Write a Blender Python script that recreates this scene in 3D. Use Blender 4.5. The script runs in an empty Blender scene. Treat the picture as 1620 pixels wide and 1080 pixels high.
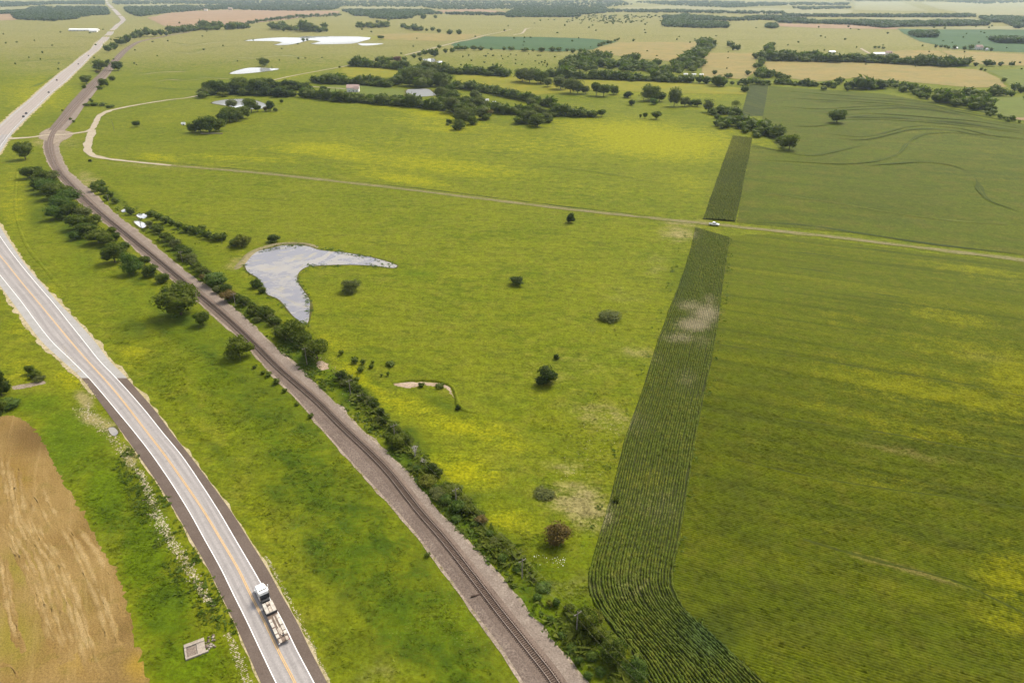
import bpy, bmesh, math, random
import numpy as np
from mathutils import Vector
random.seed(7); rng = np.random.default_rng(7)
R = math.radians
scene = bpy.context.scene
col = scene.collection

# ------------------------------------------------------------------ camera, sky, sun, exposure
CAM_H, FPX, CX, CY = 130.0, 1080.0, 810.0, 540.0
PITCH = math.atan((540 + 18) / 1080.0)
SP, CP = math.sin(PITCH), math.cos(PITCH)
cam = bpy.data.cameras.new('camera')
cam.sensor_width = 36.0; cam.lens = 24.0; cam.clip_start = 1.0; cam.clip_end = 60000.0
camo = bpy.data.objects.new('camera', cam); col.objects.link(camo)
camo.location = (0, 0, CAM_H); camo.rotation_euler = (math.pi / 2 - PITCH, 0, 0)
scene.camera = camo

SUN_AZ, SUN_EL = R(38), R(50)          # azimuth from +Y towards +X
world = bpy.data.worlds.new('World'); scene.world = world; world.use_nodes = True
wt = world.node_tree; wt.nodes.clear()
wo = wt.nodes.new('ShaderNodeOutputWorld'); wb = wt.nodes.new('ShaderNodeBackground')
sky = wt.nodes.new('ShaderNodeTexSky'); sky.sky_type = 'NISHITA'; sky.sun_disc = False
sky.sun_elevation = SUN_EL; sky.sun_rotation = SUN_AZ
sky.air_density = 1.0; sky.dust_density = 4.0; sky.ozone_density = 1.0
hs = wt.nodes.new('ShaderNodeHueSaturation'); hs.inputs['Saturation'].default_value = 0.3
wt.links.new(sky.outputs[0], hs.inputs['Color']); wt.links.new(hs.outputs[0], wb.inputs[0])
wb.inputs[1].default_value = 0.11
wt.links.new(wb.outputs[0], wo.inputs[0])
sl = bpy.data.lights.new('sun', 'SUN'); sl.energy = 1.5; sl.angle = R(16); sl.color = (1.0, 0.9, 0.72)
so = bpy.data.objects.new('sun', sl); col.objects.link(so)
sd = Vector((math.sin(SUN_AZ) * math.cos(SUN_EL), math.cos(SUN_AZ) * math.cos(SUN_EL), math.sin(SUN_EL)))
so.rotation_euler = sd.to_track_quat('Z', 'Y').to_euler()
so.location = sd * 400
vs = scene.view_settings
vs.view_transform = 'Standard'; vs.look = 'None'; vs.gamma = 1.0; vs.use_curve_mapping = False
vs.exposure = 1.28
scene.cycles.volume_bounces = 1
scene.cycles.max_bounces = 6

# ------------------------------------------------------------------ terrain height and pixel-to-ground survey
def hgt(x, y):
    x = np.asarray(x, float); y = np.asarray(y, float)
    r = np.hypot(x, y)
    a = np.clip((r - 480) / 700, 0, 1); a = a * a * (3 - 2 * a)
    w = (np.sin(x / 71 + 1.3 * np.sin(y / 190) + .4) * .55 + np.sin(y / 58 + 1.1 * np.sin(x / 130)) * .9
         + np.sin((x * .6 + y) / 103 + 2) * .9 + np.sin((x - y * .5) / 210) * .8)
    return 1.0 * a * w

def G(px, py):
    """ground point under a pixel of the 1620x1080 survey"""
    px = np.asarray(px, float); py = np.asarray(py, float)
    vx = (px - CX) / FPX; vy = (CY - py) / FPX
    dn = SP - vy * CP; fw = CP + vy * SP
    z = np.zeros_like(px)
    for _ in range(40):
        t = (CAM_H - z) / dn
        z = .5 * z + .5 * hgt(vx * t, fw * t)
    t = (CAM_H - z) / dn
    return np.stack([vx * t, fw * t, hgt(vx * t, fw * t)], -1)

def PX(x, y, z=0):
    d = y * CP - (z - CAM_H) * SP
    d = np.where(np.abs(d) < 1e-3, 1e-3, d)
    return CX + FPX * x / d, CY - FPX * (y * SP + (z - CAM_H) * CP) / d, d

def depth(py):
    return CAM_H / (SP - (CY - py) / FPX * CP)

def catmull(p, n=6, closed=False):
    p = np.asarray(p, float)
    if closed: q = np.vstack([p[-1:], p, p[:2]])
    else: q = np.vstack([2 * p[0] - p[1], p, 2 * p[-1] - p[-2]])
    out = []
    for i in range(1, len(q) - 2):
        a, b, c, d = q[i - 1:i + 3]
        # centripetal-ish: damp tangents on uneven spacing
        l0, l1, l2 = (np.linalg.norm(b - a) + 1e-6, np.linalg.norm(c - b) + 1e-6, np.linalg.norm(d - c) + 1e-6)
        m1 = ((c - a) / (l0 + l1)) * l1; m2 = ((d - b) / (l1 + l2)) * l1
        for k in range(n):
            t = k / n
            out.append((2*t**3-3*t*t+1)*b + (t**3-2*t*t+t)*m1 + (-2*t**3+3*t*t)*c + (t**3-t*t)*m2)
    if not closed: out.append(q[-2])
    return np.array(out)

def resample(p, step=None, n=None):
    p = np.asarray(p, float)
    d = np.r_[0, np.cumsum(np.linalg.norm(np.diff(p[:, :2], axis=0), axis=1))]
    if n is None: n = max(2, int(d[-1] / step) + 1)
    s = np.linspace(0, d[-1], n)
    return np.stack([np.interp(s, d, p[:, k]) for k in range(p.shape[1])], -1)

def path(pts, step=None, n=6):
    """survey pixels -> smooth ground polyline (x, y)"""
    pts = np.asarray(pts, float)
    g = G(pts[:, 0], pts[:, 1])[:, :2]
    c = catmull(g, n)
    return resample(c, step) if step else c

def normals(p):
    t = np.gradient(p[:, :2], axis=0); t /= np.linalg.norm(t, axis=1, keepdims=True) + 1e-9
    return np.stack([t[:, 1], -t[:, 0]], -1)      # to the right of travel

def smooth_noise(n, k):
    r = rng.normal(size=n + 2 * k)
    ker = np.hanning(2 * k + 1); ker /= ker.sum()
    s = np.convolve(r, ker, 'same')[k:k + n]
    return s / (s.std() + 1e-9)

# ------------------------------------------------------------------ object helpers
def link(o, parent=None):
    col.objects.link(o)
    if parent is not None: o.parent = parent
    return o
def tag(o, label=None, cat=None, group=None, kind=None):
    if label: o['label'] = label
    if cat: o['category'] = cat
    if group: o['group'] = group
    if kind: o['kind'] = kind
    return o
def empty(name, loc, rz=0, scale=None, label=None, cat=None, group=None):
    o = bpy.data.objects.new(name, None); o.empty_display_size = .5
    o.location = loc; o.rotation_euler = (0, 0, rz)
    if scale is not None: o.scale = scale
    link(o); tag(o, label, cat, group); return o
def mesh_np(name, v, f, m=None, smooth=False):
    v = np.asarray(v, np.float32); f = np.asarray(f, np.int32)
    me = bpy.data.meshes.new(name)
    me.vertices.add(len(v)); me.vertices.foreach_set('co', v.ravel())
    k = f.shape[1]
    me.loops.add(f.size); me.loops.foreach_set('vertex_index', f.ravel())
    me.polygons.add(len(f)); me.polygons.foreach_set('loop_start', np.arange(0, f.size, k, dtype=np.int32))
    me.update(calc_edges=True)
    if smooth: me.polygons.foreach_set('use_smooth', np.ones(len(f), bool))
    if m: me.materials.append(m)
    return me
def obj(name, me, parent=None, kind=None):
    o = bpy.data.objects.new(name, me); link(o, parent)
    if kind: o['kind'] = kind
    return o
def set_cover(me):
    n = len(me.vertices); co = np.empty(n * 3, np.float32); me.vertices.foreach_get('co', co)
    co = co.reshape(-1, 3)
    a = me.attributes.new('cover', 'FLOAT_COLOR', 'POINT')
    a.data.foreach_set('color', cover(co[:, 0], co[:, 1]).astype(np.float32).ravel())

class MB:
    """collects boxes, tubes, prisms for one part"""
    def __init__(s): s.v = []; s.f = []
    def add(s, v, f):
        b = len(s.v); s.v += [tuple(x) for x in v]; s.f += [tuple(i + b for i in q) for q in f]; return s
    def box(s, x0, x1, y0, y1, z0, z1, tx=0, ty0=0, ty1=0):
        v = [(x0, y0, z0), (x1, y0, z0), (x1, y1, z0), (x0, y1, z0),
             (x0 + tx, y0 + ty0, z1), (x1 - tx, y0 + ty0, z1), (x1 - tx, y1 - ty1, z1), (x0 + tx, y1 - ty1, z1)]
        return s.add(v, [(0, 3, 2, 1), (4, 5, 6, 7), (0, 1, 5, 4), (1, 2, 6, 5), (2, 3, 7, 6), (3, 0, 4, 7)])
    def tube(s, a, b, r0, r1=None, n=8, caps=True):
        r1 = r0 if r1 is None else r1
        a = Vector(a); b = Vector(b); d = (b - a).normalized()
        u = d.orthogonal().normalized(); w = d.cross(u)
        v = []
        for p, r in ((a, r0), (b, r1)):
            for k in range(n):
                t = 2 * math.pi * k / n
                v.append(p + (u * math.cos(t) + w * math.sin(t)) * r)
        f = [(k, (k + 1) % n, n + (k + 1) % n, n + k) for k in range(n)]
        if caps: f += [tuple(range(n))[::-1], tuple(range(n, 2 * n))]
        return s.add(v, f)
    def prism(s, prof, x0, x1):
        """profile in (y, z) extruded along x"""
        n = len(prof)
        v = [(x0, y, z) for y, z in prof] + [(x1, y, z) for y, z in prof]
        f = [(k, (k + 1) % n, n + (k + 1) % n, n + k) for k in range(n)] + [tuple(range(n))[::-1], tuple(range(n, 2 * n))]
        return s.add(v, f)
    def build(s, name, m, parent=None, bevel=0):
        me = bpy.data.meshes.new(name); me.from_pydata(s.v, [], s.f); me.update()
        if bevel:
            bm = bmesh.new(); bm.from_mesh(me)
            bmesh.ops.bevel(bm, geom=bm.edges[:], offset=bevel, segments=1, affect='EDGES', clamp_overlap=True)
            bm.to_mesh(me); bm.free()
        bm = bmesh.new(); bm.from_mesh(me); bmesh.ops.recalc_face_normals(bm, faces=bm.faces[:]); bm.to_mesh(me); bm.free()
        me.materials.append(m)
        return obj(name, me, parent)

def ribbon(name, L, Rr, m, dz, kind='structure', parent=None, uv=True, cov=False, cols=1):
    n = len(L); L = np.asarray(L)[:, :2]; Rr = np.asarray(Rr)[:, :2]
    rows = [L * (1 - k / cols) + Rr * (k / cols) for k in range(cols + 1)]
    V = np.stack(rows, 1)                                   # n, cols+1, 2
    z = hgt(V[..., 0], V[..., 1]) + dz
    v = np.concatenate([V, z[..., None]], -1).reshape(-1, 3)
    c = cols + 1
    i = (np.arange(n - 1)[:, None] * c + np.arange(cols)[None]).ravel()
    f = np.stack([i, i + 1, i + 1 + c, i + c], -1)
    # faces must look up
    a = v[f[0, 1]] - v[f[0, 0]]; b = v[f[0, 3]] - v[f[0, 0]]
    if a[0] * b[1] - a[1] * b[0] < 0: f = f[:, ::-1]
    me = mesh_np(name, v, f, m)
    if uv:
        mid = (L + Rr) / 2; s = np.r_[0, np.cumsum(np.linalg.norm(np.diff(mid, axis=0), axis=1))]
        U = np.stack([np.tile(np.arange(c) / cols, (n, 1)), np.tile(s[:, None], (1, c))], -1).reshape(-1, 2)
        uvl = me.uv_layers.new(name='UVMap')
        li = np.empty(len(me.loops), np.int32); me.loops.foreach_get('vertex_index', li)
        uvl.data.foreach_set('uv', U[li].astype(np.float32).ravel())
    if cov: set_cover(me)
    return obj(name, me, parent, kind)

def offset_ribbon(name, p, a, b, m, dz, **k):
    nn = normals(p)
    a = np.broadcast_to(np.asarray(a, float), (len(p),)); b = np.broadcast_to(np.asarray(b, float), (len(p),))
    return ribbon(name, p[:, :2] + nn * a[:, None], p[:, :2] + nn * b[:, None], m, dz, **k)

def sheet(name, pts, m, dz, cell=12, smooth=0, cov=True, kind='structure', jag=0.0, ground=False, zfun=None):
    """irregular polygon laid on the ground, cut into cells"""
    pts = np.asarray(pts, float)
    g = pts if ground else G(pts[:, 0], pts[:, 1])[:, :2]
    if smooth: g = catmull(g, smooth, closed=True)
    if jag:
        gg = resample(np.vstack([g, g[:1]]), max(jag * 1.6, .6))[:-1]
        gg = gg + rng.normal(size=gg.shape) * jag * .5; g = gg
    bm = bmesh.new()
    vs_ = [bm.verts.new((x, y, 0)) for x, y in g]
    f = bm.faces.new(vs_)
    bmesh.ops.triangulate(bm, faces=[f])
    lo, hi = g.min(0), g.max(0)
    for ax in (0, 1):
        k = lo[ax] + cell
        while k < hi[ax]:
            co = (k, 0, 0) if ax == 0 else (0, k, 0); no = (1, 0, 0) if ax == 0 else (0, 1, 0)
            bmesh.ops.bisect_plane(bm, geom=bm.verts[:] + bm.edges[:] + bm.faces[:], plane_co=co, plane_no=no, dist=1e-4)
            k += cell
    for v in bm.verts:
        v.co.z = float(hgt(v.co.x, v.co.y)) + dz
    bmesh.ops.recalc_face_normals(bm, faces=bm.faces[:])
    if sum(fc.normal.z for fc in bm.faces) < 0: bmesh.ops.reverse_faces(bm, faces=bm.faces[:])
    me = bpy.data.meshes.new(name); bm.to_mesh(me); bm.free()
    me.materials.append(m)
    if cov: set_cover(me)
    return obj(name, me, None, kind)

# ------------------------------------------------------------------ land cover map (what grows where)
# (px, py, rx, ry, slant, channel, strength)   0 yellow flowers, 1 lush green, 2 dry straw, 3 dark brush
BLOBS = [
 (505,234,70,9,.02,0,.75),(560,250,60,6,.06,0,.55),(640,283,70,8,.14,0,.75),(250,249,45,7,.06,0,.6),(590,268,80,9,.1,0,.35),
 (1000,212,110,22,.05,0,.9),(930,198,70,10,.05,0,.6),(1060,235,90,20,.05,0,.45),(690,182,60,7,.08,0,.75),(640,172,60,5,.1,0,.5),
 (700,205,50,6,.05,0,.6),(800,215,60,8,0,0,.35),(850,250,250,40,0,0,.2),(560,215,120,20,0,0,.22),(330,262,120,8,.06,0,.25),
 (800,124,80,6,.03,0,.5),(1050,148,130,9,.03,0,.4),(1090,140,90,4,.05,0,.5),(590,115,55,7,.04,0,.75),(930,135,90,7,.05,0,.35),
 (620,60,80,5,.0,0,.45),(560,141,40,6,0,1,.6),(600,146,40,6,0,1,.5),(460,122,70,5,-.2,0,.35),
 (640,640,60,18,.2,0,.5),(720,672,85,18,.25,0,.55),(790,690,55,18,.5,0,.5),(730,745,60,28,.15,0,.62),(700,720,55,14,.3,1,.5),
 (560,590,40,12,.7,0,.7),(600,620,34,9,.7,0,.55),(790,640,60,16,.3,1,.35),(850,700,60,26,.2,1,.2),
 (800,820,60,24,.2,0,.5),(790,790,70,22,.1,1,.3),(660,432,40,6,.05,1,.6),(720,438,60,6,.1,0,.25),
 (900,790,45,24,.2,2,.6),(925,800,40,34,.3,2,.75),(900,740,50,14,.2,2,.35),(1010,560,45,16,.2,2,.3),(960,660,70,26,.2,2,.35),
 (990,470,50,30,.2,2,.2),(1075,370,30,12,0,2,.6),(1085,352,40,5,0,2,.6),(870,600,30,7,0,2,.3),(1040,420,30,34,-.3,2,.22),
 (900,580,120,40,0,2,.18),(820,400,160,40,0,2,.1),(440,398,40,6,-.5,2,.35),(385,413,30,9,-.3,2,.5),
 (140,290,30,18,.5,2,.45),(240,262,90,5,.05,2,.3),(75,225,26,8,0,2,.6),(110,225,30,14,0,2,.3),
 (20,320,26,60,0,0,.4),(30,520,30,30,.6,0,.35),(30,580,40,24,.3,0,.4),(70,470,20,50,.9,0,.3),(120,560,26,26,0,0,.25),
 (110,600,28,18,.4,0,.5),(300,650,16,90,-.6,0,.2),(210,560,26,30,-.6,0,.4),(420,830,22,90,-.6,0,.2),(520,990,24,90,-.6,0,.2),(260,600,40,40,.3,1,.25),
 (110,700,60,60,0,1,.9),(170,780,40,60,0,1,.9),(230,870,40,70,0,1,1.),(260,960,45,60,0,1,1.),(300,1050,70,50,0,1,.8),(60,640,60,18,0,1,.7),
 (340,560,90,60,.6,1,.35),(470,720,90,60,.7,1,.5),(560,850,90,70,.7,1,.55),(690,1000,90,80,.6,1,.6),(620,800,40,30,.7,0,.15),(600,930,30,90,-.6,0,.12),
 (500,800,60,60,.6,3,.25),(640,920,70,80,.7,3,.3),(560,1020,60,60,.2,3,.25),(740,1050,60,40,0,3,.3),(600,1070,60,40,0,2,.2),
 (420,640,60,30,.6,3,.18),(350,470,60,20,.6,1,.3),(300,420,60,30,.6,1,.4),(200,470,40,30,.5,1,.4),(130,420,40,30,.6,1,.4),
 (85,330,26,60,-.5,3,.5),(60,300,22,50,-.3,3,.5),(130,380,40,24,.5,3,.4),(210,520,30,20,.5,3,.3),
 (480,560,40,20,.8,3,.45),(560,620,40,20,.8,3,.5),(640,710,40,24,.8,3,.55),(740,820,40,30,.8,3,.6),(830,920,50,36,.8,3,.5),(930,1020,60,50,.8,3,.75),
 (600,660,30,20,.8,1,.5),(690,770,26,26,.9,1,.8),(760,850,40,30,.8,1,.5),(850,980,50,40,.8,1,.9),(900,1060,40,30,.8,1,.9),(530,600,30,16,.7,1,.6),
 (300,400,40,18,.7,3,.4),(400,490,40,20,.8,3,.4),(230,360,40,14,.7,3,.4),(860,830,70,20,.1,3,.2),(880,868,40,10,0,3,.3),
 (930,860,20,60,-.3,1,.4),(700,640,40,10,.3,3,.35),(900,930,60,26,0,2,.25),
 (70,100,120,26,0,2,.35),(60,150,60,30,0,0,.55),(30,70,60,20,0,2,.35),(300,100,160,22,0,2,.2),(400,90,160,20,0,2,.2),
 (1000,75,200,14,0,2,.2),(1300,75,120,12,0,2,.15),(700,35,200,6,0,2,.25),(900,50,300,8,0,2,.3),(250,190,90,20,0,0,.18),
 (150,110,10,40,-.9,3,.3),(75,170,14,40,-.9,3,.3),(300,120,30,6,0,1,.3),(380,128,60,4,0,1,.4),(640,88,30,6,0,1,.3),
 (850,92,120,8,0,1,.2),(330,215,40,8,0,3,.15),
 (350,600,60,34,.7,1,.5),(430,690,60,34,.7,1,.55),(500,780,60,40,.8,1,.6),(560,880,70,44,.8,1,.65),(640,980,70,50,.8,1,.7),(720,1060,60,40,.8,1,.6),
 (300,540,60,26,.7,1,.4),(250,480,50,20,.7,1,.4),(440,780,50,16,.8,3,.35),(520,900,60,16,.8,3,.4),(380,640,50,14,.8,3,.3),(600,860,50,14,.8,3,.35),(560,760,40,12,.8,3,.3),(480,680,40,12,.8,3,.28),(660,1040,50,16,.8,3,.4),
 (70,290,30,22,.5,3,.7),(90,330,34,22,.6,3,.7),(120,370,34,20,.6,3,.7),(60,340,16,30,0,3,.5),(170,395,30,12,.5,3,.6),(215,440,34,12,.6,3,.5),(290,505,40,12,.2,3,.45),
 (180,310,30,10,.7,3,.5),(215,350,34,9,.7,3,.5),(270,390,34,9,.8,3,.6),(330,445,40,10,.8,3,.6),(400,500,40,12,.7,3,.6),(470,550,40,14,.8,3,.6),(560,620,40,12,.8,3,.6),(630,700,40,14,.9,3,.6),(710,790,40,18,.9,3,.6),
 (300,365,60,8,.25,1,.5),(860,900,60,16,.3,1,.4),(920,960,30,30,.6,1,.5),(880,700,60,30,.3,1,.3),(700,590,60,12,0,1,.25),(620,500,60,20,.1,1,.2),(760,560,60,20,.1,1,.2),(520,540,30,20,.3,0,.35),
 (1040,225,130,26,.05,0,.95),(700,262,160,16,.1,0,.6),(520,240,120,10,.05,0,.6),(380,250,120,6,.05,0,.5),(850,230,160,22,.03,0,.4),(1090,290,40,30,.1,0,.3),(700,195,120,9,.08,0,.5),(640,230,200,26,.05,0,.3),(950,300,120,14,.08,0,.25),
 (390,640,40,10,.8,3,.35),(330,560,40,10,.8,3,.35),(470,740,60,10,.8,3,.4),(540,830,60,10,.8,3,.4),(620,920,60,12,.8,3,.4),(690,1030,60,12,.8,3,.45),(260,520,40,8,.8,3,.3),(590,980,70,12,.9,3,.35),(500,860,50,10,.9,3,.35),(300,640,30,8,.9,3,.25),(350,720,40,8,.9,3,.3),
 (145,662,22,10,.3,2,.95),(132,632,16,10,.9,2,.9),(206,722,12,18,0,2,.8),(168,672,18,8,.2,2,.8),
 (1180,640,60,70,0,3,.3),(1160,800,70,90,0,3,.35),(1250,960,140,80,.2,3,.3),(1480,1000,140,60,.2,3,.22),(1240,580,80,40,.1,3,.2),
 (430,640,120,40,.75,3,.3),(520,780,140,50,.8,3,.32),(620,930,140,60,.8,3,.34),(720,1060,120,50,.8,3,.3),(330,540,90,30,.7,3,.22),(200,820,60,50,.6,3,.25),(260,960,50,60,.2,3,.25),(110,720,50,40,.3,3,.2),(780,830,80,50,.6,3,.25),(880,930,70,60,.3,3,.35),
 # soybean ground
 (1560,560,200,30,.18,0,.34),(1480,620,220,44,.18,0,.42),(1500,500,90,16,.18,0,.45),(1330,505,60,14,.1,0,.3),(1450,680,150,24,.18,0,.4),
 (1610,600,60,50,.1,0,.6),(1600,910,60,50,.3,0,.6),(1590,980,60,50,.2,0,.35),(1550,430,120,14,.15,0,.35),(1300,640,60,16,.18,0,.3),(1400,760,90,20,.2,0,.3),
 (1430,715,90,10,.2,2,.4),(1560,565,60,10,.15,2,.35),(1430,900,110,6,.28,2,.5),(1200,700,70,20,.1,2,.12),(1250,480,120,30,.1,2,.12),
 (1180,850,80,40,.2,3,.35),(1130,930,60,40,.2,3,.4),(1300,900,90,26,.2,3,.3),(1200,1000,60,30,.6,2,.15),(1130,700,40,90,0,3,.2),(1250,420,160,12,.1,3,.25),
 (1400,610,110,30,.2,3,.15),(1500,850,90,30,.2,3,.25),(1550,1050,120,40,.2,3,.25),(1400,1000,120,40,.2,3,.2),(1560,790,60,30,.2,3,.2),
 (1400,300,150,30,.1,3,.25),(1300,240,100,20,0,3,.2),(1500,210,150,20,.1,0,.25),(1590,240,60,20,0,0,.25),(1330,280,100,20,0,2,.15),
 # end-row strip
 (1092,484,22,9,0,2,.55),(1116,496,22,15,0,2,.8),(1098,514,26,11,0,2,.85),(1122,474,14,9,0,2,.4),(1076,535,30,9,0,2,.5),(1112,540,18,14,0,2,.3),(1040,800,70,50,0,2,.2),(1085,600,26,22,0,2,.25),(1020,760,50,26,0,0,.3),(1075,440,30,40,0,3,.4),
 (1000,930,60,40,0,2,.2),(1130,1000,70,50,0,3,.8),(1060,960,50,40,0,3,.3),
]
BLOBS = np.array(BLOBS, float)
vg_ = (BLOBS[:, 5] == 3) & (BLOBS[:, 0] < 800) & (BLOBS[:, 1] > 500)      # rank dark grass of the verges
BLOBS[vg_, 6] = (BLOBS[vg_, 6] * 1.55).clip(0, .8); BLOBS[vg_, 3] *= 1.5
def cover(x, y):
    px, py, d = PX(x, y, hgt(x, y))
    out = np.zeros((len(x), 4)); ok = d > 5
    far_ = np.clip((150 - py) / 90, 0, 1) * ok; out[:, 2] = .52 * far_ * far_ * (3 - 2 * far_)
    for bx, by, rx, ry, s, c, k in BLOBS:
        m = ok & (np.abs(px - bx) < rx * 2.2 + ry * 2) & (np.abs(py - by) < ry * 2.2 + abs(s) * rx * 2.4)
        if not m.any(): continue
        dx = px[m] - bx; dy = py[m] - by - s * dx if abs(s) <= .3 else None
        if dy is None:
            ca = math.cos(math.atan(s)); sa = math.sin(math.atan(s))
            a = dx * ca + (py[m] - by) * sa; b = -dx * sa + (py[m] - by) * ca
            q = (a / rx) ** 2 + (b / ry) ** 2
        else: q = (dx / rx) ** 2 + (dy / ry) ** 2
        c = int(c)
        out[m, c] = np.maximum(out[m, c], k * np.exp(-q * .9))
    return out

# ------------------------------------------------------------------ materials
class NT:
    def __init__(s, name):
        s.m = bpy.data.materials.new(name); s.m.use_nodes = True
        s.t = s.m.node_tree; s.t.nodes.clear()
        s.out = s.n('ShaderNodeOutputMaterial'); s.b = s.n('ShaderNodeBsdfPrincipled')
        s.l(s.b.outputs[0], s.out.inputs[0])
        s.b.inputs['Roughness'].default_value = .85
        s.b.inputs['Specular IOR Level'].default_value = .03
        s._pos = None
    def n(s, t): return s.t.nodes.new(t)
    def l(s, a, b): s.t.links.new(a, b)
    def set(s, sock, v):
        if isinstance(v, bpy.types.NodeSocket): s.l(v, sock)
        elif isinstance(v, (tuple, list)) and len(v) == 3 and sock.type == 'RGBA': sock.default_value = (*v, 1)
        else: sock.default_value = v
    @property
    def pos(s):
        if s._pos is None: s._pos = s.n('ShaderNodeNewGeometry').outputs['Position']
        return s._pos
    def mapped(s, rot=0, scale=(1, 1, 1), vec=None, loc=(0, 0, 0)):
        m = s.n('ShaderNodeMapping'); s.l(vec or s.pos, m.inputs[0])
        if rot:
            m.vector_type = 'TEXTURE'; m.inputs['Rotation'].default_value = (0, 0, -rot); m.inputs['Scale'].default_value = tuple(1 / q for q in scale)
        else: m.inputs['Scale'].default_value = scale
        m.inputs['Location'].default_value = loc
        return m.outputs[0]
    def noise(s, scale, detail=3, rough=.55, vec=None, dist=0):
        k = s.n('ShaderNodeTexNoise'); s.l(vec or s.pos, k.inputs['Vector'])
        k.inputs['Scale'].default_value = scale; k.inputs['Detail'].default_value = detail
        k.inputs['Roughness'].default_value = rough; k.inputs['Distortion'].default_value = dist
        return k.outputs[0]
    def rng(s, v, a, b, c=0, d=1, smooth=True):
        k = s.n('ShaderNodeMapRange'); k.interpolation_type = 'SMOOTHSTEP' if smooth else 'LINEAR'
        s.set(k.inputs[0], v)
        for i, q in enumerate((a, b, c, d)): s.set(k.inputs[i + 1], q)
        return k.outputs[0]
    def math(s, op, a, b=0, clamp=False):
        k = s.n('ShaderNodeMath'); k.operation = op; k.use_clamp = clamp
        s.set(k.inputs[0], a); s.set(k.inputs[1], b); return k.outputs[0]
    def mix(s, f, a, b, mode='MIX'):
        k = s.n('ShaderNodeMix'); k.data_type = 'RGBA'; k.blend_type = mode; k.clamp_factor = True
        s.set(k.inputs[0], f); s.set(k.inputs[6], a); s.set(k.inputs[7], b); return k.outputs[2]
    def grey(s, v):
        k = s.n('ShaderNodeCombineColor'); 
        for i in range(3): s.set(k.inputs[i], v)
        return k.outputs[0]
    def attr(s, name):
        k = s.n('ShaderNodeAttribute'); k.attribute_name = name; return k
    def bump(s, h, strength=.5, dist=.3):
        k = s.n('ShaderNodeBump'); s.set(k.inputs['Height'], h)
        k.inputs['Strength'].default_value = strength; k.inputs['Distance'].default_value = dist
        s.l(k.outputs[0], s.b.inputs['Normal'])
    def color(s, c): s.set(s.b.inputs['Base Color'], c)

YEL = (.185, .185, .003); LUSH = (.064, .098, .002); DRY = (.2, .172, .068); BRUSH = (.036, .062, .004)
def veg(name, a, b, c, streak=None, fine=1.1, mid=.16, big=.012, contrast=.45, yel=YEL, lush=LUSH, dry=DRY, brush=BRUSH,
        bump=.6, bdist=.5, cov=True, speck=0.0, sdist=.3):
    t = NT(name)
    nb = t.noise(big, 5, .6); nm = t.noise(mid, 4, .6)
    nf = t.noise(fine, 4, .65)
    cc = t.mix(t.rng(nb, .35, .65), a, b)
    cc = t.mix(t.rng(nm, .42, .7), cc, c)
    if streak:
        ang, sc, ratio, amt = streak
        ns = t.noise(sc, 4, .6, t.mapped(ang, (ratio, 1, 1)), sdist)
        cc = t.mix(t.math('MULTIPLY', t.rng(ns, .45, .68), amt), cc, brush)
        ns2 = t.noise(sc * .37, 3, .5, t.mapped(ang, (ratio, 1, 1), loc=(31, 7, 0)), .3)
        cc = t.mix(t.math('MULTIPLY', t.rng(ns2, .48, .7), amt * .3), cc, yel)
    if cov:
        at = t.attr('cover'); sp = t.n('ShaderNodeSeparateColor'); t.l(at.outputs['Color'], sp.inputs[0])
        e = t.math('ADD', t.math('MULTIPLY', t.math('SUBTRACT', nm, .5), 1.1), t.math('MULTIPLY', t.math('SUBTRACT', nf, .5), .9))
        if streak: e = t.math('ADD', e, t.math('MULTIPLY', t.math('SUBTRACT', .5, ns), .8))
        for sock, colr in ((sp.outputs[1], lush), (at.outputs['Alpha'], brush), (sp.outputs[2], dry), (sp.outputs[0], yel)):
            w = t.math('ADD', sock, t.math('MULTIPLY', e, t.rng(sock, .02, .35)))
            cc = t.mix(t.rng(w, .08, .8, 0, .95), cc, colr)
    if speck:
        v = t.noise(fine * 1.9, 2, .5, t.mapped(0, (1, 1, 1), loc=(9, 4, 0)))
        big2 = t.noise(.02, 3, .6, t.mapped(0, (1, 1, 1), loc=(70, 4, 0)))
        cc = t.mix(t.math('MULTIPLY', t.math('MULTIPLY', t.rng(v, .62, .72), t.rng(big2, .45, .62)), speck), cc, (.26, .25, .11))
    sh = t.rng(nf, .28, .72, 1 - contrast, 1 + contrast, False)
    cc = t.mix(1.0, cc, t.grey(sh), 'MULTIPLY')
    n5 = t.noise(fine * .28, 4, .62, t.mapped(.4, (1, 1, 1), loc=(17, 23, 0)), .6)
    cc = t.mix(1.0, cc, t.grey(t.rng(n5, .3, .7, 1 - contrast * .6, 1 + contrast * .6, False)), 'MULTIPLY')
    t.color(cc)
    hgtv = t.math('ADD', t.math('MULTIPLY', nf, .5), nm)
    if streak: hgtv = t.math('ADD', hgtv, t.math('MULTIPLY', ns, -.8))
    t.bump(hgtv, bump, bdist)
    return t.m

def mineral(name, a, b, fine=2.0, contrast=.25, rough=.9, bump=.3, patches=None):
    t = NT(name); nb = t.noise(.15, 4, .6); nf = t.noise(fine, 3, .7)
    cc = t.mix(t.rng(nb, .35, .65), a, b)
    if patches: cc = t.mix(t.rng(t.noise(.45, 5, .7, t.mapped(0, (1, 1, 1), loc=(5, 50, 0))), .5, .68), cc, patches)
    cc = t.mix(1.0, cc, t.grey(t.rng(nf, .3, .7, 1 - contrast, 1 + contrast, False)), 'MULTIPLY')
    t.color(cc); t.b.inputs['Roughness'].default_value = rough; t.bump(nf, bump, .15)
    return t.m

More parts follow.
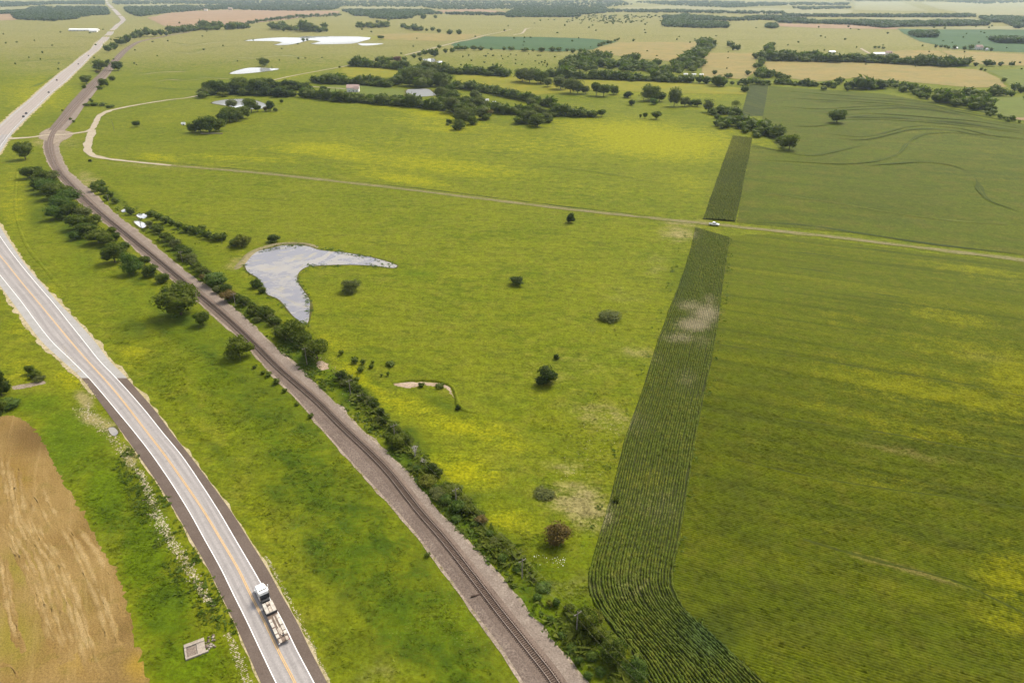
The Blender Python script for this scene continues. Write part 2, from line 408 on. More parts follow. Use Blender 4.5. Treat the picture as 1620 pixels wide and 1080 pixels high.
def plain(name, c, rough=.5, spec=.4, metal=0, var=.15, sc=3.0):
    t = NT(name); n = t.noise(sc, 3, .6)
    t.color(t.mix(1.0, c, t.grey(t.rng(n, .3, .7, 1 - var, 1 + var, False)), 'MULTIPLY'))
    t.b.inputs['Roughness'].default_value = rough; t.b.inputs['Specular IOR Level'].default_value = spec; t.b.inputs['Metallic'].default_value = metal
    return t.m

def leaf(name, a, b, hi):
    t = NT(name)
    oi = t.n('ShaderNodeObjectInfo').outputs['Random']
    n = t.noise(.35, 3, .6); nf = t.noise(1.7, 2, .5)
    cc = t.mix(oi, a, b); cc = t.mix(t.rng(n, .45, .72, 0, .8), cc, hi)
    cc = t.mix(1.0, cc, t.grey(t.rng(nf, .3, .7, .65, 1.35, False)), 'MULTIPLY')
    t.color(cc); t.b.inputs['Roughness'].default_value = .7
    t.b.inputs['Specular IOR Level'].default_value = .12
    tr_ = t.n('ShaderNodeBsdfTranslucent'); t.l(t.mix(1.0, cc, (1.25, 1.6, .8), 'MULTIPLY'), tr_.inputs[0])
    ms = t.n('ShaderNodeMixShader'); ms.inputs[0].default_value = .34; t.l(t.b.outputs[0], ms.inputs[1]); t.l(tr_.outputs[0], ms.inputs[2]); t.l(ms.outputs[0], t.out.inputs[0])
    return t.m

bd = G([1137, 1620], [545, 627]); BEAN_ANG = math.atan2(bd[1, 1] - bd[0, 1], bd[1, 0] - bd[0, 0])
M = {}
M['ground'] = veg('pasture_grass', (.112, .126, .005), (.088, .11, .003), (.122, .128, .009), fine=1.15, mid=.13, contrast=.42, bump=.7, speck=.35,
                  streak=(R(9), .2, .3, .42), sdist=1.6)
M['bean'] = veg('soybean_leaf', (.064, .08, .003), (.074, .091, .003), (.08, .086, .006), streak=(-BEAN_ANG, .2, .035, .65), contrast=.3, bump=.6,
                yel=(.15, .15, .003), dry=(.15, .125, .035), brush=(.04, .052, .005), fine=1.3)
M['bean_far'] = veg('soybean_far', (.056, .07, .005), (.063, .08, .005), (.075, .078, .009), streak=(-BEAN_ANG, .09, .1, .4), contrast=.3, bump=.35,
                yel=(.115, .115, .006), dry=(.12, .1, .025), brush=(.038, .056, .008), fine=.8, mid=.06)
M['strip'] = veg('end_row_soil', (.028, .036, .009), (.033, .04, .01), (.042, .046, .013), contrast=.3, fine=1.6, yel=(.08, .085, .01), dry=(.14, .12, .075), brush=(.018, .028, .009))
M['row'] = veg('end_row_leaf', (.058, .074, .009), (.048, .066, .008), (.08, .088, .012), contrast=.5, fine=2.4, mid=.5, yel=(.13, .13, .012), dry=(.2, .175, .1), brush=(.035, .055, .013), bump=.3)
M['stripfar'] = veg('distant_end_rows', (.032, .042, .01), (.038, .048, .011), (.045, .052, .016), contrast=.3, fine=.8, streak=(R(80), .5, .05, .4), cov=False)
t = NT('stubble_field')
nb = t.noise(.05, 5, .6); nm = t.noise(.28, 5, .65); nf = t.noise(2.2, 3, .7)
ns = t.noise(.3, 5, .65, t.mapped(R(60), (.07, 1, 1)), .6)
cc = t.mix(t.rng(nb, .35, .65), (.172, .107, .034), (.21, .139, .05)); cc = t.mix(t.rng(nm, .5, .72, 0, .6), cc, (.13, .1, .022))
cc = t.mix(t.rng(t.noise(.07, 4, .6, t.mapped(0, (1, 1, 1), loc=(40, 3, 0))), .52, .7, 0, .5), cc, (.13, .085, .024))
at = t.attr('cover'); sp = t.n('ShaderNodeSeparateColor'); t.l(at.outputs['Color'], sp.inputs[0])
cc = t.mix(t.rng(ns, .5, .7, 0, .5), cc, (.27, .185, .075))
cc = t.mix(t.rng(sp.outputs[1], .05, .9, 0, .7), cc, (.17, .15, .02)); cc = t.mix(t.rng(sp.outputs[0], .05, .9, 0, .7), cc, (.26, .17, .02)); cc = t.mix(t.rng(at.outputs['Alpha'], .05, .9, 0, .75), cc, (.09, .055, .02))
sw = t.math('ADD', sp.outputs[2], t.math('MULTIPLY', t.math('SUBTRACT', nm, .5), t.rng(sp.outputs[2], .02, .3, 0, 1.2)))
cc = t.mix(t.rng(sw, .1, .9, 0, .62), cc, (.31, .225, .105))
cc = t.mix(1.0, cc, t.grey(t.rng(nf, .3, .7, .72, 1.28, False)), 'MULTIPLY'); t.color(cc); t.bump(t.math('ADD', nf, ns), .6, .25)
M['stubble'] = t.m
M['straw'] = mineral('straw_windrow', (.33, .23, .105), (.27, .18, .07), 2.5, .35, patches=(.2, .135, .05))
M['tan'] = veg('hay_field', (.22, .165, .055), (.2, .16, .06), (.17, .15, .05), fine=.25, mid=.03, contrast=.12, cov=False, bump=.2, streak=(R(-8), .05, .2, .12), yel=(.2, .18, .03), brush=(.13, .12, .03))
M['pink'] = veg('ploughed_field', (.23, .15, .09), (.25, .17, .1), (.2, .14, .08), fine=.15, mid=.02, contrast=.1, cov=False, bump=.2)
M['blue'] = veg('corn_field_far', (.045, .085, .035), (.05, .09, .03), (.04, .075, .03), fine=.2, mid=.03, contrast=.15, cov=False, bump=.3)
M['pale'] = veg('pale_pasture_far', (.2, .19, .09), (.17, .17, .075), (.22, .2, .1), fine=.15, mid=.02, contrast=.1, cov=False, bump=.2)
M['green_far'] = veg('green_field_far', (.095, .12, .02), (.11, .125, .025), (.09, .11, .02), fine=.3, mid=.03, contrast=.12, cov=False, bump=.3)
M['yellow_far'] = veg('yellow_field', (.16, .155, .012), (.14, .145, .015), (.18, .16, .015), fine=.3, mid=.04, contrast=.12, cov=False, bump=.3)
M['ballast'] = mineral('ballast_gravel', (.118, .09, .073), (.142, .11, .09), 2.0, .45, patches=(.165, .132, .106))
M['bed'] = mineral('track_bed_gravel', (.125, .094, .075), (.148, .112, .09), 3, .35)
M['service'] = mineral('service_road_gravel', (.2, .162, .132), (.17, .135, .11), 2.5, .35, patches=(.225, .185, .15))
M['palegravel'] = mineral('pale_gravel', (.26, .21, .165), (.205, .165, .125), 1.6, .45, patches=(.14, .12, .05))
M['sand'] = mineral('sandy_verge', (.36, .3, .19), (.3, .25, .14), 1.4, .3, patches=(.14, .13, .03))
M['gravelroad'] = mineral('gravel_road', (.33, .29, .22), (.3, .25, .18), 1.2, .15, patches=(.27, .22, .16))
M['track'] = mineral('dirt_track', (.2, .165, .09), (.17, .15, .08), 1.2, .25, patches=(.12, .12, .03))
M['clay'] = mineral('bare_clay', (.36, .28, .21), (.27, .2, .14), 1.2, .4, patches=(.14, .12, .05))
M['mud'] = mineral('damp_mud', (.085, .08, .02), (.06, .06, .016), 1.2, .4)
M['concrete'] = mineral('concrete', (.33, .29, .24), (.28, .24, .2), 2, .2, patches=(.24, .2, .15))
M['concshould'] = mineral('concrete_shoulder', (.29, .28, .27), (.26, .25, .235), 1.5, .1, patches=(.31, .3, .29))
M['brownshould'] = mineral('brown_asphalt', (.1, .076, .062), (.116, .09, .074), 2.5, .18)
def asphalt(name, base, lo, hi):
    t = NT(name); uv = t.n('ShaderNodeUVMap').outputs[0]
    sep = t.n('ShaderNodeSeparateXYZ'); t.l(uv, sep.inputs[0]); u = sep.outputs[0]
    w = t.math('SINE', t.math('MULTIPLY', u, 8 * math.pi))
    nf = t.noise(2.2, 3, .7); nl = t.noise(1.0, 3, .6, t.mapped(0, (14, .05, 1), vec=uv)); nb = t.noise(.05, 3, .6)
    cc = t.mix(t.rng(t.math('ADD', t.math('MULTIPLY', w, .16), nl), .3, .8), lo, hi)
    cc = t.mix(t.rng(nb, .4, .65, 0, .5), cc, base)
    cc = t.mix(1.0, cc, t.grey(t.rng(nf, .3, .7, .88, 1.12, False)), 'MULTIPLY'); t.color(cc)
    patch = t.rng(t.noise(.35, 4, .65, t.mapped(0, (1, 1, 1), loc=(3, 90, 0))), .56, .66, 0, .22)
    crack = t.rng(t.math('ABSOLUTE', t.math('SUBTRACT', t.noise(.5, 4, .7, t.mapped(0, (1, 1, 1), loc=(60, 2, 0)), 1.0), .5)), 0, .012, .45, 0)
    cc = t.mix(t.math('ADD', patch, crack), cc, (.13, .12, .115)); t.color(cc)
    t.b.inputs['Roughness'].default_value = .75; return t.m
M['asphalt'] = asphalt('grey_asphalt', (.27, .25, .24), (.23, .212, .204), (.31, .288, .275))
M['highway_far'] = asphalt('highway_far_lane', (.29, .25, .225), (.26, .225, .2), (.31, .27, .24))
M['white'] = plain('white_road_paint', (.75, .74, .72), .6, .2)
M['yellow'] = plain('yellow_road_paint', (.55, .34, .12), .6, .2)
M['steel'] = plain('rail_steel', (.12, .08, .06), .45, .5, .3)
M['railtop'] = plain('rail_top', (.3, .24, .2), .35, .5, .3)
M['tie'] = plain('tie_wood', (.06, .04, .03), .9, .1, 0, .35, 1.0)
M['wood'] = plain('weathered_wood', (.2, .175, .15), .9, .1, 0, .25)
M['bark'] = plain('bark', (.085, .065, .05), .95, .1, 0, .3)
M['deadwood'] = plain('dead_wood', (.42, .38, .34), .9, .1, 0, .2)
M['cedar'] = leaf('cedar_foliage', (.028, .046, .006), (.05, .07, .008), (.066, .084, .011))
M['broad'] = leaf('broadleaf_foliage', (.042, .066, .006), (.084, .102, .008), (.12, .138, .012))
M['olive'] = leaf('olive_foliage', (.085, .098, .02), (.095, .105, .028), (.13, .135, .042))
M['green'] = leaf('light_green_foliage', (.055, .092, .012), (.065, .105, .014), (.095, .13, .018))
M['yellowleaf'] = leaf('yellow_green_foliage', (.1, .115, .01), (.115, .12, .014), (.15, .145, .02))
M['brown'] = leaf('brown_foliage', (.125, .085, .024), (.11, .085, .024), (.17, .12, .035))
M['red'] = leaf('red_foliage', (.13, .05, .04), (.12, .05, .045), (.17, .08, .06))
M['weed'] = leaf('weed_leaf', (.05, .085, .007), (.07, .1, .008), (.1, .115, .012))
M['wood_far'] = leaf('hazed_far_foliage', (.042, .064, .022), (.056, .08, .026), (.075, .098, .032))  # same trees, distance haze put into a bluer, brighter leaf colour
# waters
t = NT('pond_water')
w1 = t.noise(.035, 3, .5, None, 2.2); w2 = t.noise(.12, 4, .6, None, 1.6); w3 = t.noise(.9, 3, .6)
film = t.rng(t.math('ADD', t.math('MULTIPLY', w1, .7), t.math('MULTIPLY', w2, .35)), .46, .62)
cc = t.mix(film, (.15, .146, .165), (.24, .222, .2))
cc = t.mix(t.rng(t.noise(.06, 4, .6, t.mapped(0, (1, 1, 1), loc=(13, 80, 0)), 2.0), .54, .7, 0, .7), cc, (.27, .235, .14))
cc = t.mix(1.0, cc, t.grey(t.rng(w3, .3, .7, .92, 1.08, False)), 'MULTIPLY')
t.color(cc); t.set(t.b.inputs['Roughness'], t.rng(film, 0, 1, .22, .36, False)); t.b.inputs['Specular IOR Level'].default_value = .5
t.bump(w3, .04, .05); M['pond'] = t.m
t = NT('glare_water'); t.color((.42, .43, .44)); t.b.inputs['Roughness'].default_value = .06; t.b.inputs['Specular IOR Level'].default_value = .9  # pale silt, with white sky glare also put into the base colour
t.b.inputs['IOR'].default_value = 1.5; M['water'] = t.m
# ================================================================== THE SETTING
# ---- ground: polar grid reaching the horizon
az = np.r_[np.linspace(-45, 45, 400), np.linspace(50, 310, 40)]
az = np.radians(az)
rad = np.r_[0.01, 25, 50, 75, np.geomspace(92, 16000, 400)]
A, Rr_ = np.meshgrid(az, rad)
gx = (np.sin(A) * Rr_).ravel(); gy = (np.cos(A) * Rr_).ravel()
na = len(az)
gz = hgt(gx, gy)
i = (np.arange(len(rad) - 1)[:, None] * na + np.arange(na)[None])
j = (np.arange(len(rad) - 1)[:, None] * na + (np.arange(na)[None] + 1) % na)
f = np.stack([i.ravel(), (i + na).ravel(), (j + na).ravel(), j.ravel()], -1)
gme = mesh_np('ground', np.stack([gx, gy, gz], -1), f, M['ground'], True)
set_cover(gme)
obj('ground', gme, None, 'structure')

# ---- fields
M['wheel'] = veg('wheel_line_soil', (.04, .05, .005), (.046, .056, .006), (.05, .056, .008), fine=.8, contrast=.25, cov=False)
M['swale'] = veg('lush_swale', (.08, .105, .01), (.07, .095, .01), (.09, .11, .014), fine=.3, contrast=.2, cov=False)
M['furrow_shade'] = veg('dark_furrow_shade', (.03, .042, .01), (.036, .05, .012), (.04, .05, .014), fine=.8, contrast=.25, cov=False)  # furrow soil, also the painted shade of the crop edge by the lane
BEAN = [(1156, 373), (1140, 480), (1122, 590), (1100, 692), (1083, 806), (1067, 893), (1063, 927), (1080, 960), (1130, 1007), (1193, 1063), (1240, 1112), (1395, 1270), (1960, 1270), (1840, 437), (1620, 415), (1480, 402), (1347, 384), (1213, 370)]
sheet('soybean_field', BEAN, M['bean'], .03, 6, jag=.8)
sheet('north_soybean_field', [(1217, 136), (1270, 140), (1340, 144), (1400, 149), (1450, 158), (1500, 172), (1560, 190), (1640, 200), (1760, 212), (1780, 425), (1620, 404), (1480, 388), (1347, 369), (1200, 356), (1165, 352), (1180, 270), (1190, 228), (1240, 240), (1212, 215), (1205, 182)],
      M['bean_far'], .12, 12, jag=1.0)
S1L = [(1100, 360), (1092, 395), (1078, 440), (1062, 482), (1040, 540), (1015, 620), (990, 690), (962, 800), (943, 862), (932, 905), (932, 930), (940, 955), (970, 997), (1006, 1043), (1030, 1085), (1050, 1120), (1090, 1185), (1150, 1265)]
S1R = [(1155, 376), (1148, 420), (1140, 480), (1132, 540), (1117, 610), (1101, 692), (1083, 806), (1071, 870), (1065, 905), (1064, 928), (1080, 958), (1130, 1007), (1193, 1063), (1230, 1100), (1252, 1125), (1310, 1188), (1390, 1265)]
S2L = [(1159, 215), (1142, 262), (1127, 304), (1112, 347)]
S2R = [(1190, 219), (1185, 250), (1180, 270), (1171, 318), (1163, 351)]
def strip(name, Lp, Rp, n, m, dz, rows, step, hh, ww):
    L = path(Lp); Rt = path(Rp)
    L = resample(L, n=n); Rt = resample(Rt, n=n)
    root = ribbon(name, L, Rt, m, dz, cov=True, cols=8)
    for k in range(rows):
        fr = (k + .5) / rows
        c = resample(L * (1 - fr) + Rt * fr, step)
        if len(c) < 4: continue
        N = len(c); nn = normals(c)
        wob = smooth_noise(N, 12) * (.16 if k in (0, rows - 1) else .07); vig = 1 + .22 * np.sin(c[:, 0] / 6.1 + 1.3 * np.sin(c[:, 1] / 9.7)) * np.sin(c[:, 1] / 7.9 + 2 * np.sin(c[:, 0] / 11)) 
        w = ww * (1 + .28 * rng.normal(size=N)).clip(.35, 1.6); h = hh * (1 + .25 * rng.normal(size=N)).clip(.2, 1.5)
        cov = cover(c[:, 0], c[:, 1]); h *= vig * (1 - .45 * cov[:, 2].clip(0, 1)); w *= vig; w *= 1 - .35 * cov[:, 2].clip(0, 1)
        gap = rng.random(N) < (.12 if k in (0, rows - 1) else .03); h[gap] = .08
        prof = [(-1, 0), (-.75, .72), (0, 1), (.75, .72), (1, 0)]
        V = []
        for a, b in prof:
            q = c[:, :2] + nn * (wob + a * w * (1 + .15 * rng.normal(size=N)))[:, None] + rng.normal(size=(N, 2)) * .05
            zz = hgt(c[:, 0], c[:, 1]) + dz + .01 + b * h * (1 + .12 * rng.normal(size=N)) - (0.06 if b == 0 else 0)
            V.append(np.column_stack([q, zz]))
        V = np.stack(V, 1).reshape(-1, 3)
        ii = (np.arange(N - 1)[:, None] * 5 + np.arange(4)[None]).ravel()
        me = mesh_np('crop_row', V, np.stack([ii, ii + 1, ii + 6, ii + 5], -1), M['row']); set_cover(me)
        obj('crop_row', me, root)
    return root
strip('end_row_strip', S1L, S1R, 90, M['strip'], .06, 28, .55, .5, .3)
strip('far_end_row_strip', S2L, S2R, 40, M['strip'], .2, 22, 1.2, .8, .28)
ribbon('distant_end_row_strip', path([(1186, 134), (1180, 155), (1172, 184)], n=8), path([(1216, 134), (1212, 158), (1207, 184)], n=8), M['stripfar'], .25, cols=3)

# ---- bean rows close to the camera: real furrows in one mass
tram = [path(p, 2.0) for p in ([(1137, 545), (1340, 577), (1480, 600), (1620, 627), (1700, 642)], [(1223, 660), (1313, 673), (1413, 687), (1513, 707), (1700, 735)],
        [(1270, 853), (1380, 885), (1513, 920), (1620, 970), (1700, 1005)], [(1163, 727), (1280, 753), (1380, 770), (1580, 797), (1700, 820)])]
TR = np.vstack(tram)[:, :2]
ang = BEAN_ANG; ca, sa = math.cos(ang), math.sin(ang)
bp = G([p[0] for p in BEAN], [p[1] for p in BEAN])[:, :2]
def inside(pt, poly):
    x, y = pt[:, 0], pt[:, 1]; r = np.zeros(len(pt), bool); n = len(poly); j_ = n - 1
    for i_ in range(n):
        xi, yi = poly[i_]; xj, yj = poly[j_]
        r ^= ((yi > y) != (yj > y)) & (x < (xj - xi) * (y - yi) / (yj - yi + 1e-12) + xi); j_ = i_
    return r
V = []; F = []; base = 0
far = G([1130, 1700], [520, 560])[:, :2]
vv = bp @ np.array([[ca, -sa], [sa, ca]])            # rotate into row frame
STEP, SPC = .62, .76
for r_ in np.arange(vv[:, 1].min(), vv[:, 1].max(), SPC):
    s = np.arange(vv[:, 0].min(), vv[:, 0].max(), STEP)
    pts = np.column_stack([s * ca - r_ * sa, s * sa + r_ * ca])
    px, py, _ = PX(pts[:, 0], pts[:, 1], 0)
    ok = (py > 470) & (py < 1150) & (px < 1700) & inside(pts, bp)
    if ok.sum() < 6: continue
    lo, hi = np.flatnonzero(ok)[[0, -1]]; pts = pts[lo:hi + 1]; ok = ok[lo:hi + 1]; N = len(pts)
    fade = np.clip((py[lo:hi + 1] - 470) / 230, 0, 1)
    h = (.27 + .08 * rng.normal(size=N)).clip(.08, .7) * np.where(ok, 1, 0.02) * (.25 + .75 * fade)
    pn = .8 * np.sin(pts[:, 0] / 7.3 + np.sin(pts[:, 1] / 5.1) * 2) * np.sin(pts[:, 1] / 4.3 + np.sin(pts[:, 0] / 9.7))
    h *= 1 + .25 * pn
    px_ = np.abs(r_ - 0)
    near = np.ones(N, bool)
    # wheel tracks: the crop is pressed down along them
    for t_ in tram:
        tr = t_[:, :2] @ np.array([[ca, -sa], [sa, ca]])
        m = np.abs(np.interp(s[lo:hi + 1], tr[:, 0], tr[:, 1], left=1e6, right=1e6) - r_) < .6
        h[m] *= .25
    w = (.42 + .08 * rng.normal(size=N)).clip(.1, .55)
    j1 = rng.normal(size=N) * .06
    nx, ny = -sa, ca
    a = np.column_stack([pts[:, 0] - nx * w, pts[:, 1] - ny * w, np.full(N, .045)])
    b = np.column_stack([pts[:, 0] + nx * j1, pts[:, 1] + ny * j1, .05 + h])
    c_ = np.column_stack([pts[:, 0] + nx * w, pts[:, 1] + ny * w, np.full(N, .045)])
    V.append(np.stack([a, b, c_], 1).reshape(-1, 3))
    ii = (np.arange(N - 1)[:, None] * 3 + np.arange(2)[None]).ravel() + base
    F.append(np.stack([ii, ii + 1, ii + 4, ii + 3], -1)); base += 3 * N
me = mesh_np('soybean_rows', np.vstack(V), np.vstack(F)[:, ::-1], M['bean']); set_cover(me)
tag(obj('soybean_rows', me), 'dense rows of soybean plants covering the near part of the field', 'crop', kind='stuff')

for p_ in tram:
    nn_ = normals(p_); w_ = .34 * (1 + .4 * smooth_noise(len(p_), 4)).clip(.2, 2)
    offset_ribbon('wheel_line', p_, -w_, w_, M['wheel'], .14)
# ---- terrace banks and wheel lines of the fields
def berm(name, pts, w, h, m, dz=.1, step=8):
    p = path(pts, step); n = len(p); nn = normals(p); env = np.clip(np.minimum(np.arange(n), np.arange(n)[::-1]) / 4, 0, 1)
    prof = [(-1, 0), (-.5, .5), (0, 1), (.5, .5), (1, 0)]
    V = []
    wv = w * (1 + .2 * smooth_noise(n, 5))
    for a, b in prof:
        q = p[:, :2] + nn * (a * wv)[:, None]
        V.append(np.column_stack([q, hgt(q[:, 0], q[:, 1]) + dz + b * h * env - (.25 if b == 0 else 0)]))
    V = np.stack(V, 1).reshape(-1, 3)
    ii = (np.arange(n - 1)[:, None] * 5 + np.arange(4)[None]).ravel()
    f = np.stack([ii, ii + 1, ii + 6, ii + 5], -1)
    me = mesh_np(name, V, f, m, True)
    bm = bmesh.new(); bm.from_mesh(me); bmesh.ops.recalc_face_normals(bm, faces=bm.faces[:])
    if sum(fc.normal.z for fc in bm.faces) < 0: bmesh.ops.reverse_faces(bm, faces=bm.faces[:])
    bm.to_mesh(me); bm.free(); set_cover(me)
    return obj(name, me, None, 'structure')
M['furrow_shade2'] = veg('terrace_channel', (.04, .054, .007), (.044, .06, .008), (.05, .06, .01), fine=.8, contrast=.25, cov=False)
M['bank'] = veg('grass_bank', (.1, .115, .02), (.085, .105, .018), (.11, .115, .03), fine=.8, contrast=.25, cov=False)
def lines(name, lst, w, m, dz, step=5):
    for pts in lst:
        p = path(pts, step); n = len(p)
        env = np.clip(np.minimum(np.arange(n), np.arange(n)[::-1]) / (n * .25 + 1), .12, 1)
        ww = w * env * (1 + .35 * smooth_noise(n, 3)).clip(.3, 2)
        offset_ribbon(name, p, -ww, ww, m, dz)
TERR = [[(1227, 143), (1313, 150), (1380, 155), (1447, 160), (1513, 170), (1620, 190)], [(1223, 167), (1293, 173), (1347, 170), (1447, 168), (1547, 183), (1640, 201)],
        [(1280, 177), (1333, 182), (1380, 180), (1480, 187), (1547, 193), (1640, 208)], [(1247, 200), (1293, 200), (1333, 193)],
        [(1190, 232), (1237, 240), (1280, 247), (1313, 242), (1367, 230)], [(1187, 252), (1267, 257), (1347, 260), (1413, 248), (1437, 227), (1463, 213), (1513, 211), (1640, 221)],
        [(1297, 210), (1363, 217), (1447, 200), (1513, 203), (1580, 217), (1640, 222)], [(1370, 263), (1463, 257), (1507, 263), (1531, 272)], [(1543, 283), (1563, 317), (1612, 335)],
        [(1240, 155), (1330, 160), (1420, 166), (1520, 180)], [(1300, 190), (1400, 190), (1500, 197), (1640, 214)]]
for p_ in TERR: berm('terrace_bank', p_, 3.2, .55, M['bean_far'], .12)
lines('furrow_shade_line', TERR + [[(x, y + dy) for x, y in TERR[k_]] for k_, dy in ((0, 4), (1, 4), (2, 4), (9, 3), (10, -3), (6, 5))], 1.5, M['furrow_shade2'], .62, 6)
lines('grass_bank', [[(1193, 303), (1313, 320), (1413, 337), (1513, 350), (1640, 359)], [(1470, 214), (1530, 214), (1640, 226)]], .8, M['bank'], .3)
lines('furrow_shade_line', [[(1140, 488), (1247, 503), (1330, 517), (1413, 530)], [(1310, 387), (1400, 397), (1490, 409)], [(1230, 420), (1320, 432), (1362, 440)], [(1200, 395), (1290, 402), (1350, 410)], [(1330, 455), (1420, 470), (1490, 478)]], .42, M['furrow_shade'], .06, 3)
# shade on the crop edge along the farm lane, painted as a dark ribbon
lines('furrow_shade_line', [[(1175, 351), (1267, 356), (1347, 367), (1480, 387), (1640, 405)]], 1.3, M['furrow_shade'], .2, 4)

def c6(l, ox=270, oy=0): return [(ox + x / 6, oy + y / 6) for x, y in l]
SW = [c6([(0, 400), (180, 425), (420, 395), (800, 390)]), c6([(60, 500), (320, 465), (620, 440), (980, 450)]), c6([(500, 530), (760, 545), (1020, 520), (1300, 555)]), c6([(0, 610), (300, 612), (520, 600)]), c6([(180, 725), (380, 735), (560, 745)]), c6([(1100, 565), (1280, 535), (1500, 520)]),
      c6([(0, 490), (180, 500), (300, 470)]), c6([(700, 520), (900, 500), (1200, 510)]), [(240, 128), (262, 125), (290, 126), (330, 122)], [(200, 140), (240, 139), (300, 142), (360, 136)], [(210, 118), (250, 113), (300, 112)], [(0, 140), (50, 138), (90, 118)], [(0, 98), (60, 96), (130, 92)], [(10, 75), (80, 76), (150, 74)], [(60, 60), (110, 58), (160, 62)],
      [(640, 50), (720, 47), (800, 46), (900, 48)], [(820, 54), (900, 53), (1000, 56), (1100, 58)], [(1080, 62), (1180, 63), (1300, 61)], [(1240, 73), (1300, 73), (1342, 74)], [(560, 75), (620, 73), (680, 70)]]
lines('swale', SW, 2.6, M['swale'], .25, 8)
SW2 = [[(x + 6, y + 1.6) for x, y in l] for l in SW[:14:2]]
lines('mown_band', SW2, 3.5, M['pale'], .22, 8)
lines('swale', [[(300, 190), (420, 196), (540, 212), (640, 222)], [(420, 182), (560, 187), (660, 196)], [(560, 222), (640, 232), (760, 241), (880, 245)], [(700, 212), (790, 216), (830, 226)], [(360, 232), (460, 246), (560, 258)], [(840, 260), (960, 275), (1070, 296)]], .8, M['swale'], .14, 5)
# ---- bent windrows of straw on the stubble
def c4(l, oy=810): return [(x / 3, oy + y / 3) for x, y in l]
WR = [c4([(0, 40), (60, 180), (130, 300), (180, 440), (240, 600), (250, 640)]), c4([(50, 0), (110, 100), (190, 250), (250, 450), (330, 680)]),
      c4([(130, 0), (190, 120), (270, 230), (340, 400), (390, 560), (450, 740)]), c4([(290, 20), (370, 150), (430, 280), (490, 420), (540, 600)]),
      c4([(360, 60), (450, 180), (520, 300)]), c4([(0, 200), (40, 460), (90, 640)]), c4([(540, 400), (590, 500)]),
      c4([(0, 520), (40, 760), (60, 900)], 540), c4([(60, 600), (90, 810), (150, 960)], 540), c4([(150, 700), (190, 780), (250, 900)], 540), c4([(200, 680), (240, 780), (300, 860)], 540),
      c4([(0, 720), (60, 740), (90, 790)]), c4([(230, 430), (250, 560), (300, 640), (350, 700)]), c4([(100, 200), (150, 330), (190, 420)])]
so_ = sheet('stubble_field', [(-70, 640), (0, 657), (22, 657), (38, 663), (55, 680), (75, 712), (100, 760), (128, 806), (160, 865), (182, 900), (200, 945), (211, 985), (214, 1015), (222, 1045), (240, 1090), (250, 1130), (275, 1260), (-250, 1260), (-160, 800)],
      M['stubble'], .03, 4, jag=.7, cov=True)
me = so_.data; n = len(me.vertices); co = np.empty(n * 3, np.float32); me.vertices.foreach_get('co', co); co = co.reshape(-1, 3)
c4v = np.zeros((n, 4), np.float32)
px_, py_, _ = PX(co[:, 0], co[:, 1], 0)
def soft(cx, cy, rx, ry): return np.exp(-((px_ - cx) / rx) ** 2 - ((py_ - cy) / ry) ** 2)
c4v[:, 3] = np.maximum.reduce([.9 * soft(60, 690, 60, 30), .6 * soft(190, 1000, 30, 40), .5 * soft(190, 1070, 40, 30), .4 * soft(130, 860, 50, 40)])
c4v[:, 1] = np.maximum.reduce([.8 * soft(20, 1010, 50, 60), .7 * soft(30, 900, 40, 40), .5 * soft(100, 960, 50, 40)])
c4v[:, 0] = np.maximum.reduce([.9 * soft(215, 1055, 22, 26), .5 * soft(120, 1040, 40, 30), .4 * soft(20, 760, 40, 40)])
me.attributes['cover'].data.foreach_set('color', c4v.ravel())
WR += [[(x + dx, y + dy) for x, y in WR[k_]] for k_, dx, dy in ((0, 9, 6), (1, 10, -4), (2, -8, 8), (2, 9, 4), (3, -9, 5), (5, 8, 8), (7, 9, 5), (8, 10, 0), (9, -9, 6), (3, 9, 18), (1, -8, 12))]
for k_, p_ in enumerate(WR):
    p = path(p_, .5); n = len(p); w = .75 * (1 + .3 * smooth_noise(n, 6)).clip(.4, 2); nn = normals(p)
    env = np.clip(np.minimum(np.arange(n), np.arange(n)[::-1]) / 14, 0, 1); kk = (.75 + .25 * smooth_noise(n, 8)).clip(.25, 1.1) * env * (.7 + .3 * ((k_ * 7) % 3) / 2)
    V = []; C4 = []
    for a, q_ in ((-1, 0), (-.45, .65), (0, 1), (.45, .65), (1, 0)):
        V.append(np.column_stack([p + nn * (a * w + .1 * smooth_noise(n, 3))[:, None], .02 + (.014 + .0012 * k_ + .03 * env) * q_])); C4.append(np.column_stack([kk * 0, kk * 0, kk * q_, kk * 0]))
    V = np.stack(V, 1).reshape(-1, 3); C4 = np.stack(C4, 1).reshape(-1, 4)
    ii = (np.arange(n - 1)[:, None] * 5 + np.arange(4)[None]).ravel()
    me = mesh_np('straw_line', V, np.stack([ii, ii + 1, ii + 6, ii + 5], -1), M['stubble'], True)
    at_ = me.attributes.new('cover', 'FLOAT_COLOR', 'POINT'); at_.data.foreach_set('color', C4.astype(np.float32).ravel())
    obj('straw_line', me, so_)

